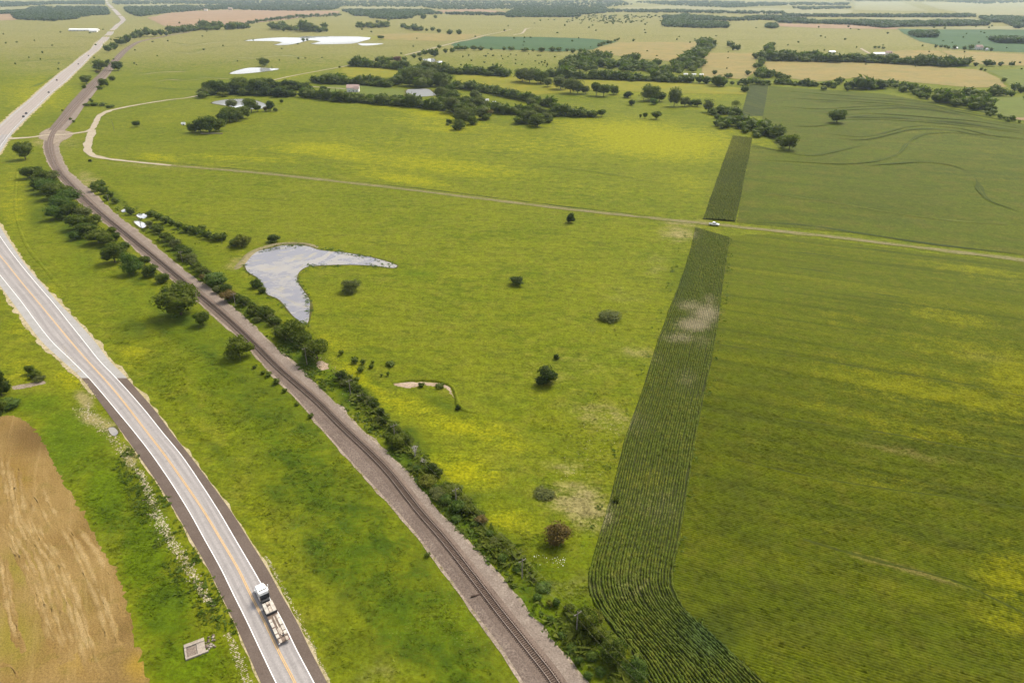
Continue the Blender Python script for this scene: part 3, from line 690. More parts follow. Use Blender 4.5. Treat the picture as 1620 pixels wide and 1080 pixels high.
# ---- far fields
FF = [('ploughed_field', 'pink', [(233, 29), (262, 22), (300, 18), (360, 16), (470, 17), (537, 18), (534, 24), (470, 29), (400, 37), (340, 42), (262, 42)]),
      ('corn_field', 'blue', [(713, 71), (767, 58), (850, 59), (940, 62), (976, 66), (937, 79), (887, 82), (800, 79), (722, 76)]),
      ('hay_field', 'tan', [(938, 80), (978, 67), (1040, 67), (1112, 67), (1095, 90), (1062, 98), (1000, 92), (960, 86)]),
      ('hay_field', 'tan', [(1208, 98), (1300, 98), (1400, 101), (1500, 107), (1550, 111), (1580, 124), (1592, 138), (1540, 139), (1450, 131), (1350, 124), (1290, 130), (1248, 124), (1215, 112)]),
      ('hay_field', 'tan', [(1112, 84), (1190, 84), (1200, 110), (1178, 126), (1110, 122)]),
      ('corn_field', 'blue', [(1420, 46), (1640, 48), (1640, 84), (1580, 82), (1500, 77), (1462, 68), (1430, 54)]),
      ('hay_field', 'tan', [(1490, 80), (1540, 82), (1650, 87), (1650, 105), (1560, 103), (1520, 97)]),
      ('hay_field', 'tan', [(1380, 84), (1430, 80), (1485, 80), (1522, 98), (1440, 95), (1385, 92)]),
      ('ploughed_field', 'pink', [(1224, 37), (1350, 40), (1424, 44), (1416, 47), (1300, 45), (1232, 42)]),
      ('pale_field', 'pale', [(1352, 2), (1424, 2), (1450, 12), (1470, 18), (1352, 16)]),
      ('pale_field', 'pale', [(1455, 4), (1660, 4), (1660, 25), (1540, 25), (1480, 13)]),
      ('pale_field', 'pale', [(1352, 28), (1540, 29), (1556, 33), (1400, 34)]),
      ('pale_field', 'pale', [(1440, 43), (1560, 43), (1640, 40), (1640, 48), (1500, 46)]),
      ('pale_field', 'pale', [(1080, 11), (1230, 14), (1350, 16), (1345, 25), (1150, 21), (1080, 17)]),
      ('pale_field', 'pale', [(975, 13), (1080, 9), (1120, 14), (1080, 18), (985, 16)]),
      ('pale_field', 'pale', [(530, 13), (600, 11), (672, 13), (668, 16), (560, 15)]),
      ('ploughed_field', 'pink', [(690, 17), (760, 15), (812, 20), (830, 23), (760, 22), (700, 21)]),
      ('pale_field', 'pale', [(0, 11), (55, 13), (52, 17), (0, 18)]), ('ploughed_field', 'pink', [(-20, 24), (20, 22), (26, 32), (-20, 33)]),
      ('pale_field', 'pale', [(80, 8), (160, 9), (150, 11), (90, 11)]), ('pale_field', 'pale', [(200, 8), (270, 7), (270, 10), (205, 11)]),
      ('pale_field', 'pale', [(60, 1), (166, -1), (160, 2), (90, 3.5)]), ('ploughed_field', 'pink', [(180, -3), (330, -2), (330, 0.5), (185, 0.5)]),
      ('pale_field', 'pale', [(330, -3), (520, -3), (460, 0), (350, 0)]), ('pale_field', 'pale', [(740, -3), (980, -3), (900, .5), (760, .5)]),
      ('pale_field', 'pale', [(1160, -3), (1380, -3), (1352, 1), (1240, 1)]),
      ('yellow_field', 'yellow_far', [(541, 107), (600, 107), (652, 112), (640, 118), (612, 123), (580, 124), (541, 121)]),
      ('yellow_field', 'yellow_far', [(720, 119), (800, 121), (870, 125), (960, 128), (1100, 132), (1185, 141), (1178, 150), (1060, 147), (930, 143), (850, 150), (780, 137), (722, 130)]),
      ('lawn', 'green_far', [(505, 138), (541, 134), (600, 138), (640, 141), (640, 151), (575, 152), (520, 148)]),
      ('green_field', 'green_far', [(1560, 112), (1650, 108), (1650, 140), (1600, 140), (1585, 122)]),
      ('green_field', 'green_far', [(1500, 146), (1560, 152), (1650, 156), (1650, 186), (1600, 186), (1550, 176)]),
      ('ploughed_field', 'pink', [(1588, 182), (1650, 180), (1650, 192), (1600, 189)]),
      ('tan_field', 'tan', [(590, 55), (660, 53), (760, 55), (764, 58), (700, 66), (610, 63)]),
      ]
for nm_, mt, pts in FF:
    ym = sum(p[1] for p in pts) / len(pts)
    d = depth(max(ym, 0)); sheet(nm_, pts, M[mt], .1 + d * 1.6e-4, max(14, d / 45), jag=(d / 500), cov=True)

# ---- waters
def pond(name, pts, m, lab, edge=1.2, dz=.05, smooth=4):
    pts = np.asarray(pts, float); g = catmull(G(pts[:, 0], pts[:, 1])[:, :2], smooth, True)
    z0 = float(np.median(hgt(g[:, 0], g[:, 1])))
    # muddy rim following the ground, then the level sheet of water on top
    c = g.mean(0); d = np.linalg.norm(c); n = len(g)
    t = np.roll(g, -1, 0) - np.roll(g, 1, 0); t /= np.linalg.norm(t, axis=1, keepdims=True) + 1e-9
    area = .5 * np.sum(g[:, 0] * np.roll(g[:, 1], -1) - np.roll(g[:, 0], -1) * g[:, 1])
    nn = np.stack([t[:, 1], -t[:, 0]], -1) * (1 if area > 0 else -1)
    rim = g + nn * edge * (1 + .5 * smooth_noise(n, 3))[:, None]
    gz_ = hgt(g[:, 0], g[:, 1]); lift = float((gz_ - z0).max()) if d > 480 else 0
    ribbon(name + '_bank', np.vstack([g, g[:1]]), np.vstack([rim, rim[:1]]), M['mud'], dz + .06 + d * 1e-4)
    o = sheet(name, g, m, dz + .02 + d * 1e-4, max(8, d / 60), ground=True)
    return o
pond('pond', [(387, 413), (393, 403), (410, 397), (427, 393), (447, 388.5), (483, 389), (507, 396), (540, 399), (590, 408), (628, 420), (623, 424), (583, 420), (540, 419), (510, 420), (487, 422), (474, 430), (470, 443), (480, 460), (489, 473), (490, 490), (485, 513), (467, 503), (453, 487), (440, 473), (422, 465), (408, 440), (392, 430)], M['pond'], '', .6)
W_ = M['water']
pond('pond', [(335, 163), (357, 158), (390, 157), (418, 164), (424, 170), (400, 173), (383, 173), (362, 168)], W_, '', 2)
pond('pond', [(363, 117), (378, 111), (397, 107.5), (440, 109), (437, 111), (407, 115), (377, 117.5)], W_, '', 2)
pond('pond', [(387, 65), (408, 62), (450, 59.5), (473, 60), (480, 58), (540, 57.8), (587, 60), (572, 66), (557, 69.5), (525, 70.5), (490, 70), (507, 66), (490, 64), (478, 67), (463, 70.5), (448, 72), (433, 71.5), (447, 67.5), (430, 65.5)], W_, '', 3, smooth=2)
pond('pond', [(568, 69), (590, 69), (607, 69.5), (590, 72), (573, 72.5)], W_, '', 2)
pond('pond', [(645, 142), (660, 141), (676, 141), (684, 146), (690, 151), (668, 153), (646, 152)], W_, '', 2)
pond('pond', [(669, 94), (686, 93), (686, 99), (677, 98)], W_, '', 2)
pond('pond', [(691, 97), (700, 97), (697, 100), (693, 100)], W_, '', 2)
pond('creek_pool', [(216, 340), (225, 338), (234, 340), (228, 346), (219, 344)], W_, '', 1)
pond('creek_pool', [(212, 350), (224, 351), (232, 357), (226, 361), (218, 357)], W_, '', 1)
pond('creek_pool', [(192, 333), (198, 331), (199, 335), (194, 336)], W_, '', .7)
pond('creek_pool', [(172, 677), (180, 676), (187, 684), (182, 690), (175, 686)], M['pond'], '', .5)

# ---- highway
HW = np.array([  # y, outer left, white left, yellow, white right, outer right
 (1300, 514, 546, 577, 608, 626), (1080, 413, 437, 467, 497, 518), (1030, 391, 413, 441, 470.5, 492), (980, 369, 389.5, 417, 446, 468), (940, 349.5, 369.5, 396.5, 423, 445), (900, 330, 350, 377, 400, 423),
 (855, 304, 325, 350.5, 373.5, 395), (810, 278, 300, 323.5, 347, 366.5), (765, 250, 272, 293, 318, 334), (720, 219, 241, 261, 287, 300), (685, 194, 214, 234, 258, 272), (650, 168, 185, 207, 230, 246), (620, 146, 160, 183, 204, 220), (595, 126, 138, 161, 181, 198), (570, 98, 113, 138, 157, 173), (540, 66, 82, 112, 133, 150),
 (510, 43, 58, 87, 109, 123), (480, 21, 36, 62, 85, 94), (450, -1, 12, 37, 59, 67), (420, -24, -12, 13, 34, 41), (387, -48, -37, -14, 9, 18), (358, -64, -54, -32, -10, 0), (330, -78, -68, -46, -26, -18), (300, -85, -76, -56, -36, -28),
 (270, -72, -63, -45, -27, -18), (242, -46, -40, -24, -7, 0), (213, -18, -13, 1, 14, 19), (197, 0, 4, 17, 28, 33), (170, 31, 35, 46, 56, 60), (150, 55, 58, 68, 77, 80), (128, 80, 83, 93, 103, 106), (112, 100, 103, 111, 119, 122), (82, 139, 141, 146, 151, 153), (63, 158, 159.5, 165, 169.5, 171), (42, 180, 181, 184, 187, 188), (32, 192, 193, 195.5, 198, 199)])
pl = [catmull(G(HW[:, k], HW[:, 0])[:, :2], 8) for k in range(1, 6)]
brk = 13 * 8 - 1                                            # the shoulder paving changes here
def sub(a, i0, i1): return a[i0:i1]
def between(a, b, f): return a * (1 - f) + b * f
up = slice(brk, None); lo_ = slice(0, brk + 1)
far0 = 26 * 8
ribbon('highway_shoulder', pl[0][lo_], between(pl[1], pl[2], -.0)[lo_], M['brownshould'], .06)
ribbon('highway_shoulder', pl[3][lo_], pl[4][lo_], M['brownshould'], .06)
ribbon('highway_shoulder', pl[0][up], pl[1][up], M['concshould'], .06)
ribbon('highway_shoulder', pl[3][up], pl[4][up], M['concshould'], .06)
ribbon('highway', pl[1][:far0 + 1], pl[3][:far0 + 1], M['asphalt'], .07, cols=4)
ribbon('highway', pl[1][far0:], pl[3][far0:], M['highway_far'], .12, cols=4)
def line_on(c, w, m, nm, i0=0, i1=None, dz=.085):
    p = resample(c[i0:i1], 2.0); dd = np.hypot(p[:, 0], p[:, 1])
    offset_ribbon(nm, p, -w / 2, w / 2, m, dz)
line_on(pl[1], .2, M['white'], 'edge_line'); line_on(pl[3], .2, M['white'], 'edge_line')
cl = resample(pl[2], 2.0); offset_ribbon('centre_line', cl, -.24, -.08, M['yellow'], .085); offset_ribbon('centre_line', cl, .08, .24, M['yellow'], .085)
# far end beyond the bend
ribbon('distant_highway', path([(192, 33), (187, 27), (176, 15), (167, 4), (168, -4)]), path([(200, 33), (195, 27), (182, 15), (171, 4), (171, -4)]), M['highway_far'], .9)
# sandy verges, ragged
def verge(nm, c, side, w0, w1, m, i0, i1, dz=.045, jit=.35, base=-.3):
    p = resample(c[i0:i1], .8); n = len(p)
    w = (np.linspace(w0, w1, n) * (1 + jit * smooth_noise(n, 6) + .1 * smooth_noise(n, 1))).clip(.1, None)
    if side > 0: offset_ribbon(nm, p, base, w, m, dz)
    else: offset_ribbon(nm, p, -w, -base, m, dz)
verge('sandy_verge', pl[4], 1, 1.7, 2.2, M['sand'], brk - 2, 25 * 8) if False else None
# the polylines run away from the camera: right of travel is the field side
verge('sandy_verge', pl[4], 1, .9, 1.5, M['sand'], brk - 3, 26 * 8)
verge('sandy_verge', pl[0], -1, 1.2, 1.6, M['sand'], brk - 8, 26 * 8)
verge('sandy_verge', pl[4], 1, 1.8, 2.5, M['sand'], 26 * 8, 33 * 8, .1)
verge('sandy_verge', pl[0], -1, 1.8, 2.5, M['sand'], 26 * 8, 33 * 8, .1)
verge('sandy_verge', pl[4], 1, .32, .45, M['sand'], 0, brk - 2, jit=.7)
verge('sandy_verge', pl[0], -1, .3, .3, M['sand'], 0, brk - 20, jit=.5)

# ---- railway
RW = np.array([(1300, 969, 1014, 1083), (1080, 825, 877, 927), (1023, 789, 833, 883), (973, 751, 793, 841), (913, 708, 747, 792), (853, 663, 700, 736), (810, 627, 663, 695), (740, 563, 607, 636), (677, 507, 542, 568), (637, 474, 502, 530), (583, 421, 440, 473), (540, 384, 397, 425), (500, 338, 354, 384),
 (457, 290, 303, 331), (423, 246, 263, 285), (373, 190, 202, 226), (335, 143, 156, 178), (312, 117, 131, 154), (288, 98, 108, 127), (272, 85, 94, 109), (250, 73, 83, 97), (230, 69, 79, 92), (213, 73, 83, 97), (200, 81, 92, 109), (187, 92, 103, 121), (165, 109, 122, 136), (143, 129, 142, 153), (125, 148, 158, 167), (107, 166, 174, 181), (90, 182, 188, 194), (78, 195, 200, 206), (70, 208, 212, 217), (65, 221, 225, 229), (62, 235, 239, 243), (57, 262, 264.5, 267), (51, 300, 302, 304)])
rl = [catmull(G(RW[:, k], RW[:, 0])[:, :2], 8) for k in range(1, 4)]
nfar = 28 * 8
ribbon('railway_ballast', rl[0], rl[2], M['ballast'], .05, cols=2)
ribbon('service_track', between(rl[1], rl[2], .42)[:nfar], between(rl[1], rl[2], .97)[:nfar], M['service'], .08, cols=2)
for c, side, w in ((rl[2], 1, .75), (rl[0], -1, .45)):
    verge('pale_gravel_edge', c, side, w * .6, w * 1.0, M['palegravel'], 0, 22 * 8, .065, .6, base=-.45)
tc = resample(rl[1], .55); nn = normals(tc); NT_ = len(tc)
# raised bed under the track
prof = [(-2.6, .06), (-1.45, .3), (1.45, .3), (2.6, .06)]
q = resample(rl[1], 2.0); qn = normals(q); nq = len(q)
wid = 1 + np.clip((np.hypot(q[:, 0], q[:, 1]) - 500) / 900, 0, 1.2)
V = np.stack([np.column_stack([q + qn * (a * wid)[:, None], hgt(q[:, 0], q[:, 1]) + b]) for a, b in prof], 1).reshape(-1, 3)
ii = (np.arange(nq - 1)[:, None] * 4 + np.arange(3)[None]).ravel()
obj('railway_bed', mesh_np('railway_bed', V, np.stack([ii, ii + 1, ii + 5, ii + 4], -1)[:, ::-1], M['bed']), None, 'structure')
start = int(np.argmin(np.abs(PX(tc[:, 0], tc[:, 1])[1] - 1140)))
track = empty('railway_track', (float(tc[start, 0]), float(tc[start, 1]), 0), label='single railway track of brown rails on wooden ties curving through the pasture', cat='railway track')
off = Vector((float(tc[start, 0]), float(tc[start, 1]), 0))
tie_me = MB().box(-1.3, 1.3, -.12, .12, 0, .14).build('tie', M['tie']).data
bpy.data.objects.remove(bpy.data.objects['tie'])
tang = np.gradient(tc, axis=0)
for k in range(300):
    i_ = start + k
    o = bpy.data.objects.new('tie', tie_me); link(o, track)
    o.location = (float(tc[i_, 0]) - off.x, float(tc[i_, 1]) - off.y, .27)
    o.rotation_euler = (0, 0, math.atan2(tang[i_, 1], tang[i_, 0]) - math.pi / 2 + random.gauss(0, .015))
V = []; F = []
for k in range(start + 300, min(start + 1100, NT_ - 1)):
    t_ = tang[k] / np.linalg.norm(tang[k]); n_ = np.array([t_[1], -t_[0]]); b0 = len(V) * 4
    z_ = .4 + float(hgt(tc[k, 0], tc[k, 1]))
    V.append([(*(tc[k] + n_ * a * 1.3 + t_ * b * .12 - off.xy), z_) for a, b in ((-1, -1), (1, -1), (1, 1), (-1, 1))]); F.append((b0, b0 + 1, b0 + 2, b0 + 3))
o = obj('distant_tie', mesh_np('distant_tie', np.array(V).reshape(-1, 3), F, M['tie']), track, 'stuff')
gs = np.interp(np.hypot(q[:, 0], q[:, 1]), [0, 450, 1100], [1, 1, 1.7])
for s in (-1, 1):
    prof = [(-.075, .39), (-.04, .45), (-.045, .58), (.045, .58), (.04, .45), (.075, .39)]
    V = np.stack([np.column_stack([q + qn * (s * .76 * gs + a)[:, None] - np.array(off.xy), hgt(q[:, 0], q[:, 1]) + b]) for a, b in prof], 1).reshape(-1, 3)
    ii = (np.arange(nq - 1)[:, None] * 6 + np.arange(5)[None]).ravel()
    rail = obj('rail', mesh_np('rail', V, np.stack([ii, ii + 1, ii + 7, ii + 6], -1)[:, ::-1], M['steel']), track)
    V = np.stack([np.column_stack([q + qn * (s * .76 * gs + a)[:, None] - np.array(off.xy), hgt(q[:, 0], q[:, 1]) + .584]) for a in (-.035, .035)], 1).reshape(-1, 3)
    ii = np.arange(nq - 1) * 2
    obj('rail_head', mesh_np('rail_head', V, np.stack([ii, ii + 1, ii + 3, ii + 2], -1)[:, ::-1], M['railtop']), rail)

# ---- gravel roads and farm lanes
def road(nm, pts, w, m, dz, step=3, jit=.12, mk=None):
    p = path(pts, step); n = len(p)
    ww = np.interp(np.linspace(0, 1, n), np.linspace(0, 1, len(w)), w) if isinstance(w, (list, tuple)) else np.full(n, w)
    a = ww / 2 * (1 + jit * smooth_noise(n, 3)); b = ww / 2 * (1 + jit * smooth_noise(n, 3))
    return offset_ribbon(nm, p, -a, b, m, dz)
road('gravel_road', [(12, 220), (32, 218.5), (50, 217.5), (75, 214), (107, 213), (127, 210), (140, 207.5), (147, 203), (152, 193), (157, 184), (167, 178), (183, 173), (225, 165), (270, 158), (290, 156), (318, 151)], [9, 6, 5.2, 6, 6, 5.5, 5.5, 7, 8, 7.5, 7, 6, 5, 4.5, 4.5], M['gravelroad'], .25)
sheet('crossing_apron', [(66, 211), (80, 206), (104, 207), (118, 211), (112, 217), (98, 224), (90, 232), (84, 228), (70, 222), (60, 219)], M['palegravel'], .2, 10, jag=.8)
V_ = MB()
road('gravel_road', [(424, 129), (460, 121), (497, 114), (553, 104), (600, 95)], 4.5, M['gravelroad'], .35)
road('gravel_road', [(640, 88), (680, 78), (715, 69), (764, 57), (810, 47)], 6, M['gravelroad'], .5)
road('gravel_road', [(812, 56), (826, 53), (838, 45), (862, 45)], 7, M['gravelroad'], .55)
road('gravel_road', [(1362, 77), (1370, 82), (1378, 86)], 6, M['gravelroad'], .5)
road('gravel_road', [(492, 137.5), (520, 139.5), (548, 141)], 3.5, M['gravelroad'], .4)
road('farm_lane', [(147, 206), (142, 218), (139, 230), (140, 240), (150, 247), (167, 251), (200, 255), (270, 262)], [8, 7.5, 7, 6.5, 6, 4.5, 4, 3.6], M['gravelroad'], .22)
LANE = [(270, 262), (400, 273), (540, 288), (673, 303.5), (807, 320), (907, 332), (1000, 342), (1080, 350.5), (1130, 355.5), (1213, 364), (1347, 378.5), (1480, 395), (1620, 412), (1780, 432)]
p = path(LANE, 3); n = len(p)
M['lanegrass'] = veg('lane_grass', (.13, .13, .03), (.115, .12, .025), (.15, .14, .045), fine=.8, contrast=.3, cov=False)
offset_ribbon('lane_verge', p, -2.9 * (1 + .2 * smooth_noise(n, 3)), 2.9 * (1 + .2 * smooth_noise(n, 3)), M['lanegrass'], .16)
for a, b in ((-1.75, -.5), (.5, 1.75)):
    offset_ribbon('farm_lane', p, a + .25 * smooth_noise(n, 2), b + .25 * smooth_noise(n, 2), M['track'], .2)
# grassy bank along the lane's far side
lines('furrow_shade_line', [[(520, 283), (673, 299.5), (807, 316), (907, 328.5), (1075, 347)]], .6, M['furrow_shade'], .1, 4)
lines('furrow_shade_line', [[(200, 251), (290, 260), (400, 269.5), (520, 283)]], .5, M['furrow_shade'], .1, 4)

# ---- bare earth spots
sheet('bare_bank', [(622, 606), (632, 604), (650, 604), (668, 605), (690, 605), (706, 608), (713, 613), (717, 622), (719, 630), (714, 624), (706, 613), (690, 611), (672, 609), (655, 613), (640, 614), (630, 611)], M['clay'], .04, 6, jag=.5)
berm('dry_bank', [(615, 605), (650, 602), (690, 603), (714, 611), (722, 628), (728, 645), (760, 655)], 1.6, .9, M['ground'], -.05, 2)
sheet('ditch_crossing', [(18, 611), (48, 606), (70, 602), (74, 606), (50, 612), (22, 617)], M['palegravel'], .05, 6, jag=.4)
for pts, mt in (([(862, 783), (880, 780), (884, 788), (868, 791)], 'mud'), ([(500, 572), (512, 570), (518, 582), (506, 586)], 'clay'), ([(78, 203), (70, 206), (62, 213), (74, 212)], 'palegravel')):
    sheet('bare_patch', pts, M[mt], .04, 6, smooth=3, jag=.9)
berm('pond_dam', [(372, 427), (384, 415), (398, 400), (420, 391), (446, 386), (480, 386), (505, 392)], 2.2, 1.0, M['track'], -.1, 2)
berm('ditch_bank', [(28, 262), (24, 330), (40, 385), (75, 430), (108, 466)], 1.6, .35, M['ground'], -.05, 4)
# ================================================================== TREES AND SHRUBS
def ico(sub=1):
    bm = bmesh.new(); bmesh.ops.create_icosphere(bm, subdivisions=sub, radius=1)
    v = np.array([x.co[:] for x in bm.verts]); f = np.array([[q.index for q in p.verts] for p in bm.faces]); bm.free()
    return v, f
ICO1, ICO2 = ico(1), ico(2)
def crown_np(r, nlobe=9, leaves=700, leaf=.055, base=.16, flat=1.0, cone=0.0, open_=0.0, spread=.34, core=.76):
    """crown in a unit box (width 1, height 1): lumpy lobes with leaf clumps all through their shell"""
    V = []; F = []; nb = 0
    lob = []
    for k in range(nlobe):
        t = (k + .5) / nlobe
        z = base + (1 - base) * (.22 + .6 * r.random())
        zz = (z - base) / (1 - base)
        prof = math.sqrt(max(.05, 1 - (2 * zz - .85) ** 2 / 1.4)) * (1 - cone * zz)
        a = 2.4 * k + r.random() * .9; rad = spread * prof * (.55 + .5 * r.random())
        s = (.15 + .13 * r.random()) * (1 - .5 * cone * zz)
        lob.append((rad * math.cos(a), rad * math.sin(a), z, s * (1.05 + .4 * r.random()), s * flat * (.8 + .5 * r.random())))
    lob.append((0, 0, base + (1 - base) * .45, .27 * (1 - .2 * cone), .3))
    iv, if_ = ICO1
    for (x, y, z, sx, sz) in lob:
        if r.random() < open_: continue
        j = iv * (1 + .22 * r.normal(size=(len(iv), 1)))
        v = j * np.array([sx, sx, sz]) * core + np.array([x, y, z]); v[:, 2] = np.clip(v[:, 2], base * .45, 1)
        V.append(v); F.append(if_ + nb); nb += len(v)
    T = np.vstack(F) if F else np.zeros((0, 3), int)
    # leaf clumps
    per = max(1, int(leaves * 1.35) // len(lob))
    for (x, y, z, sx, sz) in lob:
        d = r.normal(size=(per, 3)); d /= np.linalg.norm(d, axis=1, keepdims=True); d[:, 2] = np.abs(d[:, 2]) * np.where(r.random(per) < .8, 1, -1)
        c = np.array([x, y, z]) + d * np.array([sx, sx, sz]) * (.82 + .38 * r.random((per, 1)))
        nrm = d + .7 * r.normal(size=(per, 3)); nrm /= np.linalg.norm(nrm, axis=1, keepdims=True)
        u = np.cross(nrm, r.normal(size=(per, 3))); u /= np.linalg.norm(u, axis=1, keepdims=True); w = np.cross(nrm, u)
        s = leaf * (.6 + .8 * r.random((per, 1)))
        q = np.stack([c - u * s, c - w * s * .8, c + u * s], 1)
        q2 = np.stack([c + u * s, c + w * s * .8, c - u * s], 1)
        V.append(np.concatenate([q, q2], 1).reshape(-1, 3))
        i_ = np.arange(per)[:, None] * 6 + nb
        T = np.vstack([T, i_ + np.array([[0, 1, 2]]), i_ + np.array([[3, 4, 5]])]); nb += per * 6
    V = np.vstack(V); V[:, 2] = np.clip(V[:, 2], .01, 1.12)
    return V, T
def trunk_mesh(name, h=.55, r0=.035, limbs=4, m=None, rr=None):
    b = MB(); rr = rr or random.Random(3)
    b.tube((0, 0, -.04), (.01, .0, h * .5), r0, r0 * .7, 6); b.tube((.01, 0, h * .5), (0, .02, h), r0 * .7, r0 * .35, 5)
    for k in range(limbs):
        a = k * 2.4 + rr.random(); z = h * (.4 + .12 * k)
        b.tube((0, 0, z), (.2 * math.cos(a), .2 * math.sin(a), z + .2), r0 * .45, r0 * .15, 4)
    me = bpy.data.meshes.new(name); me.from_pydata(b.v, [], b.f); me.update(); me.materials.append(m or M['bark']); return me
PROTO = {}
def proto(kind, mat, n, **kw):
    PROTO[kind] = []
    for k in range(n):
        r = np.random.default_rng(100 + len(PROTO) * 17 + k)
        v, t = crown_np(r, **kw)
        cm = mesh_np('crown', v, t, M[mat]); tm = trunk_mesh('trunk', .45 if kw.get('base', .16) > .1 else .25, rr=random.Random(k))
        PROTO[kind].append((cm, tm))
proto('broad', 'broad', 5, nlobe=13, leaves=1500, leaf=.035, base=.14)
proto('olive', 'olive', 4, nlobe=14, leaves=1500, leaf=.034, base=.16, open_=.25, core=.8)
proto('cedar', 'cedar', 4, nlobe=11, leaves=1500, leaf=.036, base=.04, cone=.35)
proto('green', 'green', 3, nlobe=12, leaves=1400, leaf=.038, base=.08)
proto('yellow', 'yellowleaf', 3, nlobe=10, leaves=1200, leaf=.04, base=.05, flat=.9)
proto('brown', 'brown', 2, nlobe=10, leaves=1500, leaf=.032, base=.05, cone=.2)
proto('red', 'red', 1, nlobe=10, leaves=900, leaf=.04, base=.12)
proto('bush', 'broad', 3, nlobe=10, leaves=1100, leaf=.045, base=.02, flat=1.1)
proto('brush', 'olive', 3, nlobe=12, leaves=1100, leaf=.04, base=.02, open_=.4, core=.7)
proto('airy', 'olive', 3, nlobe=10, leaves=1000, leaf=.03, base=.35, open_=.8, core=.6, spread=.4)
# dead trees: bare forking twigs
def dead_mesh(seed):
    rr = random.Random(seed); b = MB()
    def grow(p, d, l, r, lev):
        q = p + d * l; b.tube(p, q, r, r * .65, 4 if lev else 5, False)
        if lev >= 4: return
        for k in range(3 if lev else 5):
            e = (d + Vector((rr.gauss(0, .55), rr.gauss(0, .55), rr.gauss(.1, .35)))).normalized()
            grow(p + d * l * rr.uniform(.55, 1), e, l * rr.uniform(.55, .8), r * .6, lev + 1)
    grow(Vector((0, 0, -.02)), Vector((0, 0, 1)), .3, .035, 0)
    me = bpy.data.meshes.new('branches'); me.from_pydata(b.v, [], b.f); me.update(); me.materials.append(M['deadwood']); return me

TREES = []      # (px, py, height px, width px, kind, name, label, group)
def T1(px, py, h, w, kind, label=None, group=None, name=None):
    TREES.append([px, py, h, w or h, kind, name or ('shrub' if kind in ('bush', 'brush', 'yellow') or h < 8 else 'tree'), label, group])
BELTS = []
def belt(pts, sp, h, kinds, label, group, jx=2, jy=1.2, jh=.22, w=1.15):
    pts = np.asarray(pts, float); d = np.r_[0, np.cumsum(np.linalg.norm(np.diff(pts, axis=0), axis=1))]
    hh = np.broadcast_to(h, len(pts)) if np.isscalar(h) else np.asarray(h, float)
    BELTS.append((pts, d, hh, sp)); s = sp * .5
    while s < d[-1]:
        x = np.interp(s, d, pts[:, 0]); y = np.interp(s, d, pts[:, 1]); hv = np.interp(s, d, hh)
        k = 1.15 * hv * (1 + random.gauss(0, jh)); k = max(k, hv * .7)
        T1(x + random.gauss(0, jx), y + random.gauss(0, jy), k, k * w * random.uniform(.9, 1.25), random.choice(kinds), label, group)
        s += sp * random.uniform(.75, 1.25)
def many(lst, label, group, kinds=('broad',)):
    for q in lst:
        x, y, h = q[:3]; k = q[3] if len(q) > 3 and isinstance(q[3], str) else random.choice(kinds)
        w = q[4] if len(q) > 4 else h * random.uniform(1.0, 1.3)
        T1(x, y, h, w, k, label, group)

# pasture shrubs, one by one
T1(903, 353, 15, 15, 'cedar', 'small round dark cedar standing just below the farm lane in the pasture', name='cedar_shrub')
T1(818, 452, 14, 25, 'cedar', 'low wide dark cedar in the open middle of the pasture right of the pond', name='cedar_shrub')
T1(557, 463, 20, 30, 'brush', 'grey green spreading bush on the grass inside the bend of the pond')
T1(964, 507, 12, 34, 'brush', 'flat grey spreading bush low on the grass near the crop strip')
T1(865, 611, 28, 37, 'cedar', 'largest dark cedar bush in the lower pasture with bare soil at its foot', name='cedar_shrub')
T1(880, 569, 9, 9, 'cedar', 'tiny dark cedar just above the largest cedar bush', name='cedar_shrub')
T1(860, 788, 9, 32, 'brush', 'low heap of grey green brush beside bare brown earth')
T1(881, 868, 34, 42, 'brown', 'round rusty brown bush in the pasture beside the bend of the crop rows')
T1(975, 795, 10, 10, 'bush', 'small dark green bush at the left edge of the crop strip')
T1(725, 649, 8, 10, 'cedar', 'small dark bush at the lower end of the bare bank', name='cedar_shrub'); T1(667, 613, 7, 10, 'bush', 'dark bush growing on the pale bare bank')
many([(575, 577, 9, 'bush'), (588, 583, 7, 'cedar'), (590, 575, 5, 'cedar'), (617, 580, 8, 'brush', 16), (614, 595, 7, 'cedar', 6), (604, 596, 5, 'cedar', 5), (562, 575, 11, 'bush'), (572, 589, 10, 'bush'), (540, 562, 9, 'cedar', 9), (696, 614, 6, 'brush', 14)],
     'small dark shrub on the grass between the rail hedge and the bare bank', 'small shrubs by the bare bank')
T1(433, 384, 13, 20, 'cedar', 'round dark bush on the grass at the top left tip of the pond')
many([(407, 456, 14, 'bush'), (415, 464, 10, 'bush', 12)], 'dark bush on the left shore of the pond', 'bushes on the pond shore')
# highway / railway strip
T1(41, 253, 26, 27, 'broad', 'lone round dark tree between highway and railway below the crossing road')
many([(48, 283, 20), (68, 292, 24), (86, 316, 28, 'broad', 36), (62, 300, 20), (100, 336, 28, 'green', 34), (115, 345, 26), (90, 348, 24, 'green', 30), (125, 364, 26, 'broad', 34), (140, 375, 24), (157, 386, 24, 'broad', 32), (171, 390, 20), (150, 358, 20), (112, 322, 24, 'green', 30),
      (76, 306, 24, 'green', 30), (100, 312, 22, 'broad', 30), (135, 345, 20, 'olive', 28), (60, 280, 18), (80, 285, 16, 'brush', 26), (185, 380, 13), (178, 372, 14), (120, 380, 16, 'green')],
     'broad leafy tree in the thick grove between the highway and the railway', 'grove between highway and railway')
T1(183, 417, 30, 34, 'broad', 'round dark tree standing alone left of the railway below the grove')
T1(213, 434, 32, 30, 'green', 'yellowish light green tree between two dark trees left of the railway')
T1(197, 398, 14, 18, 'broad', 'small dark tree hugging the ballast left of the railway'); T1(230, 422, 16, 18, 'broad', 'small dark tree behind the light green tree left of the railway')
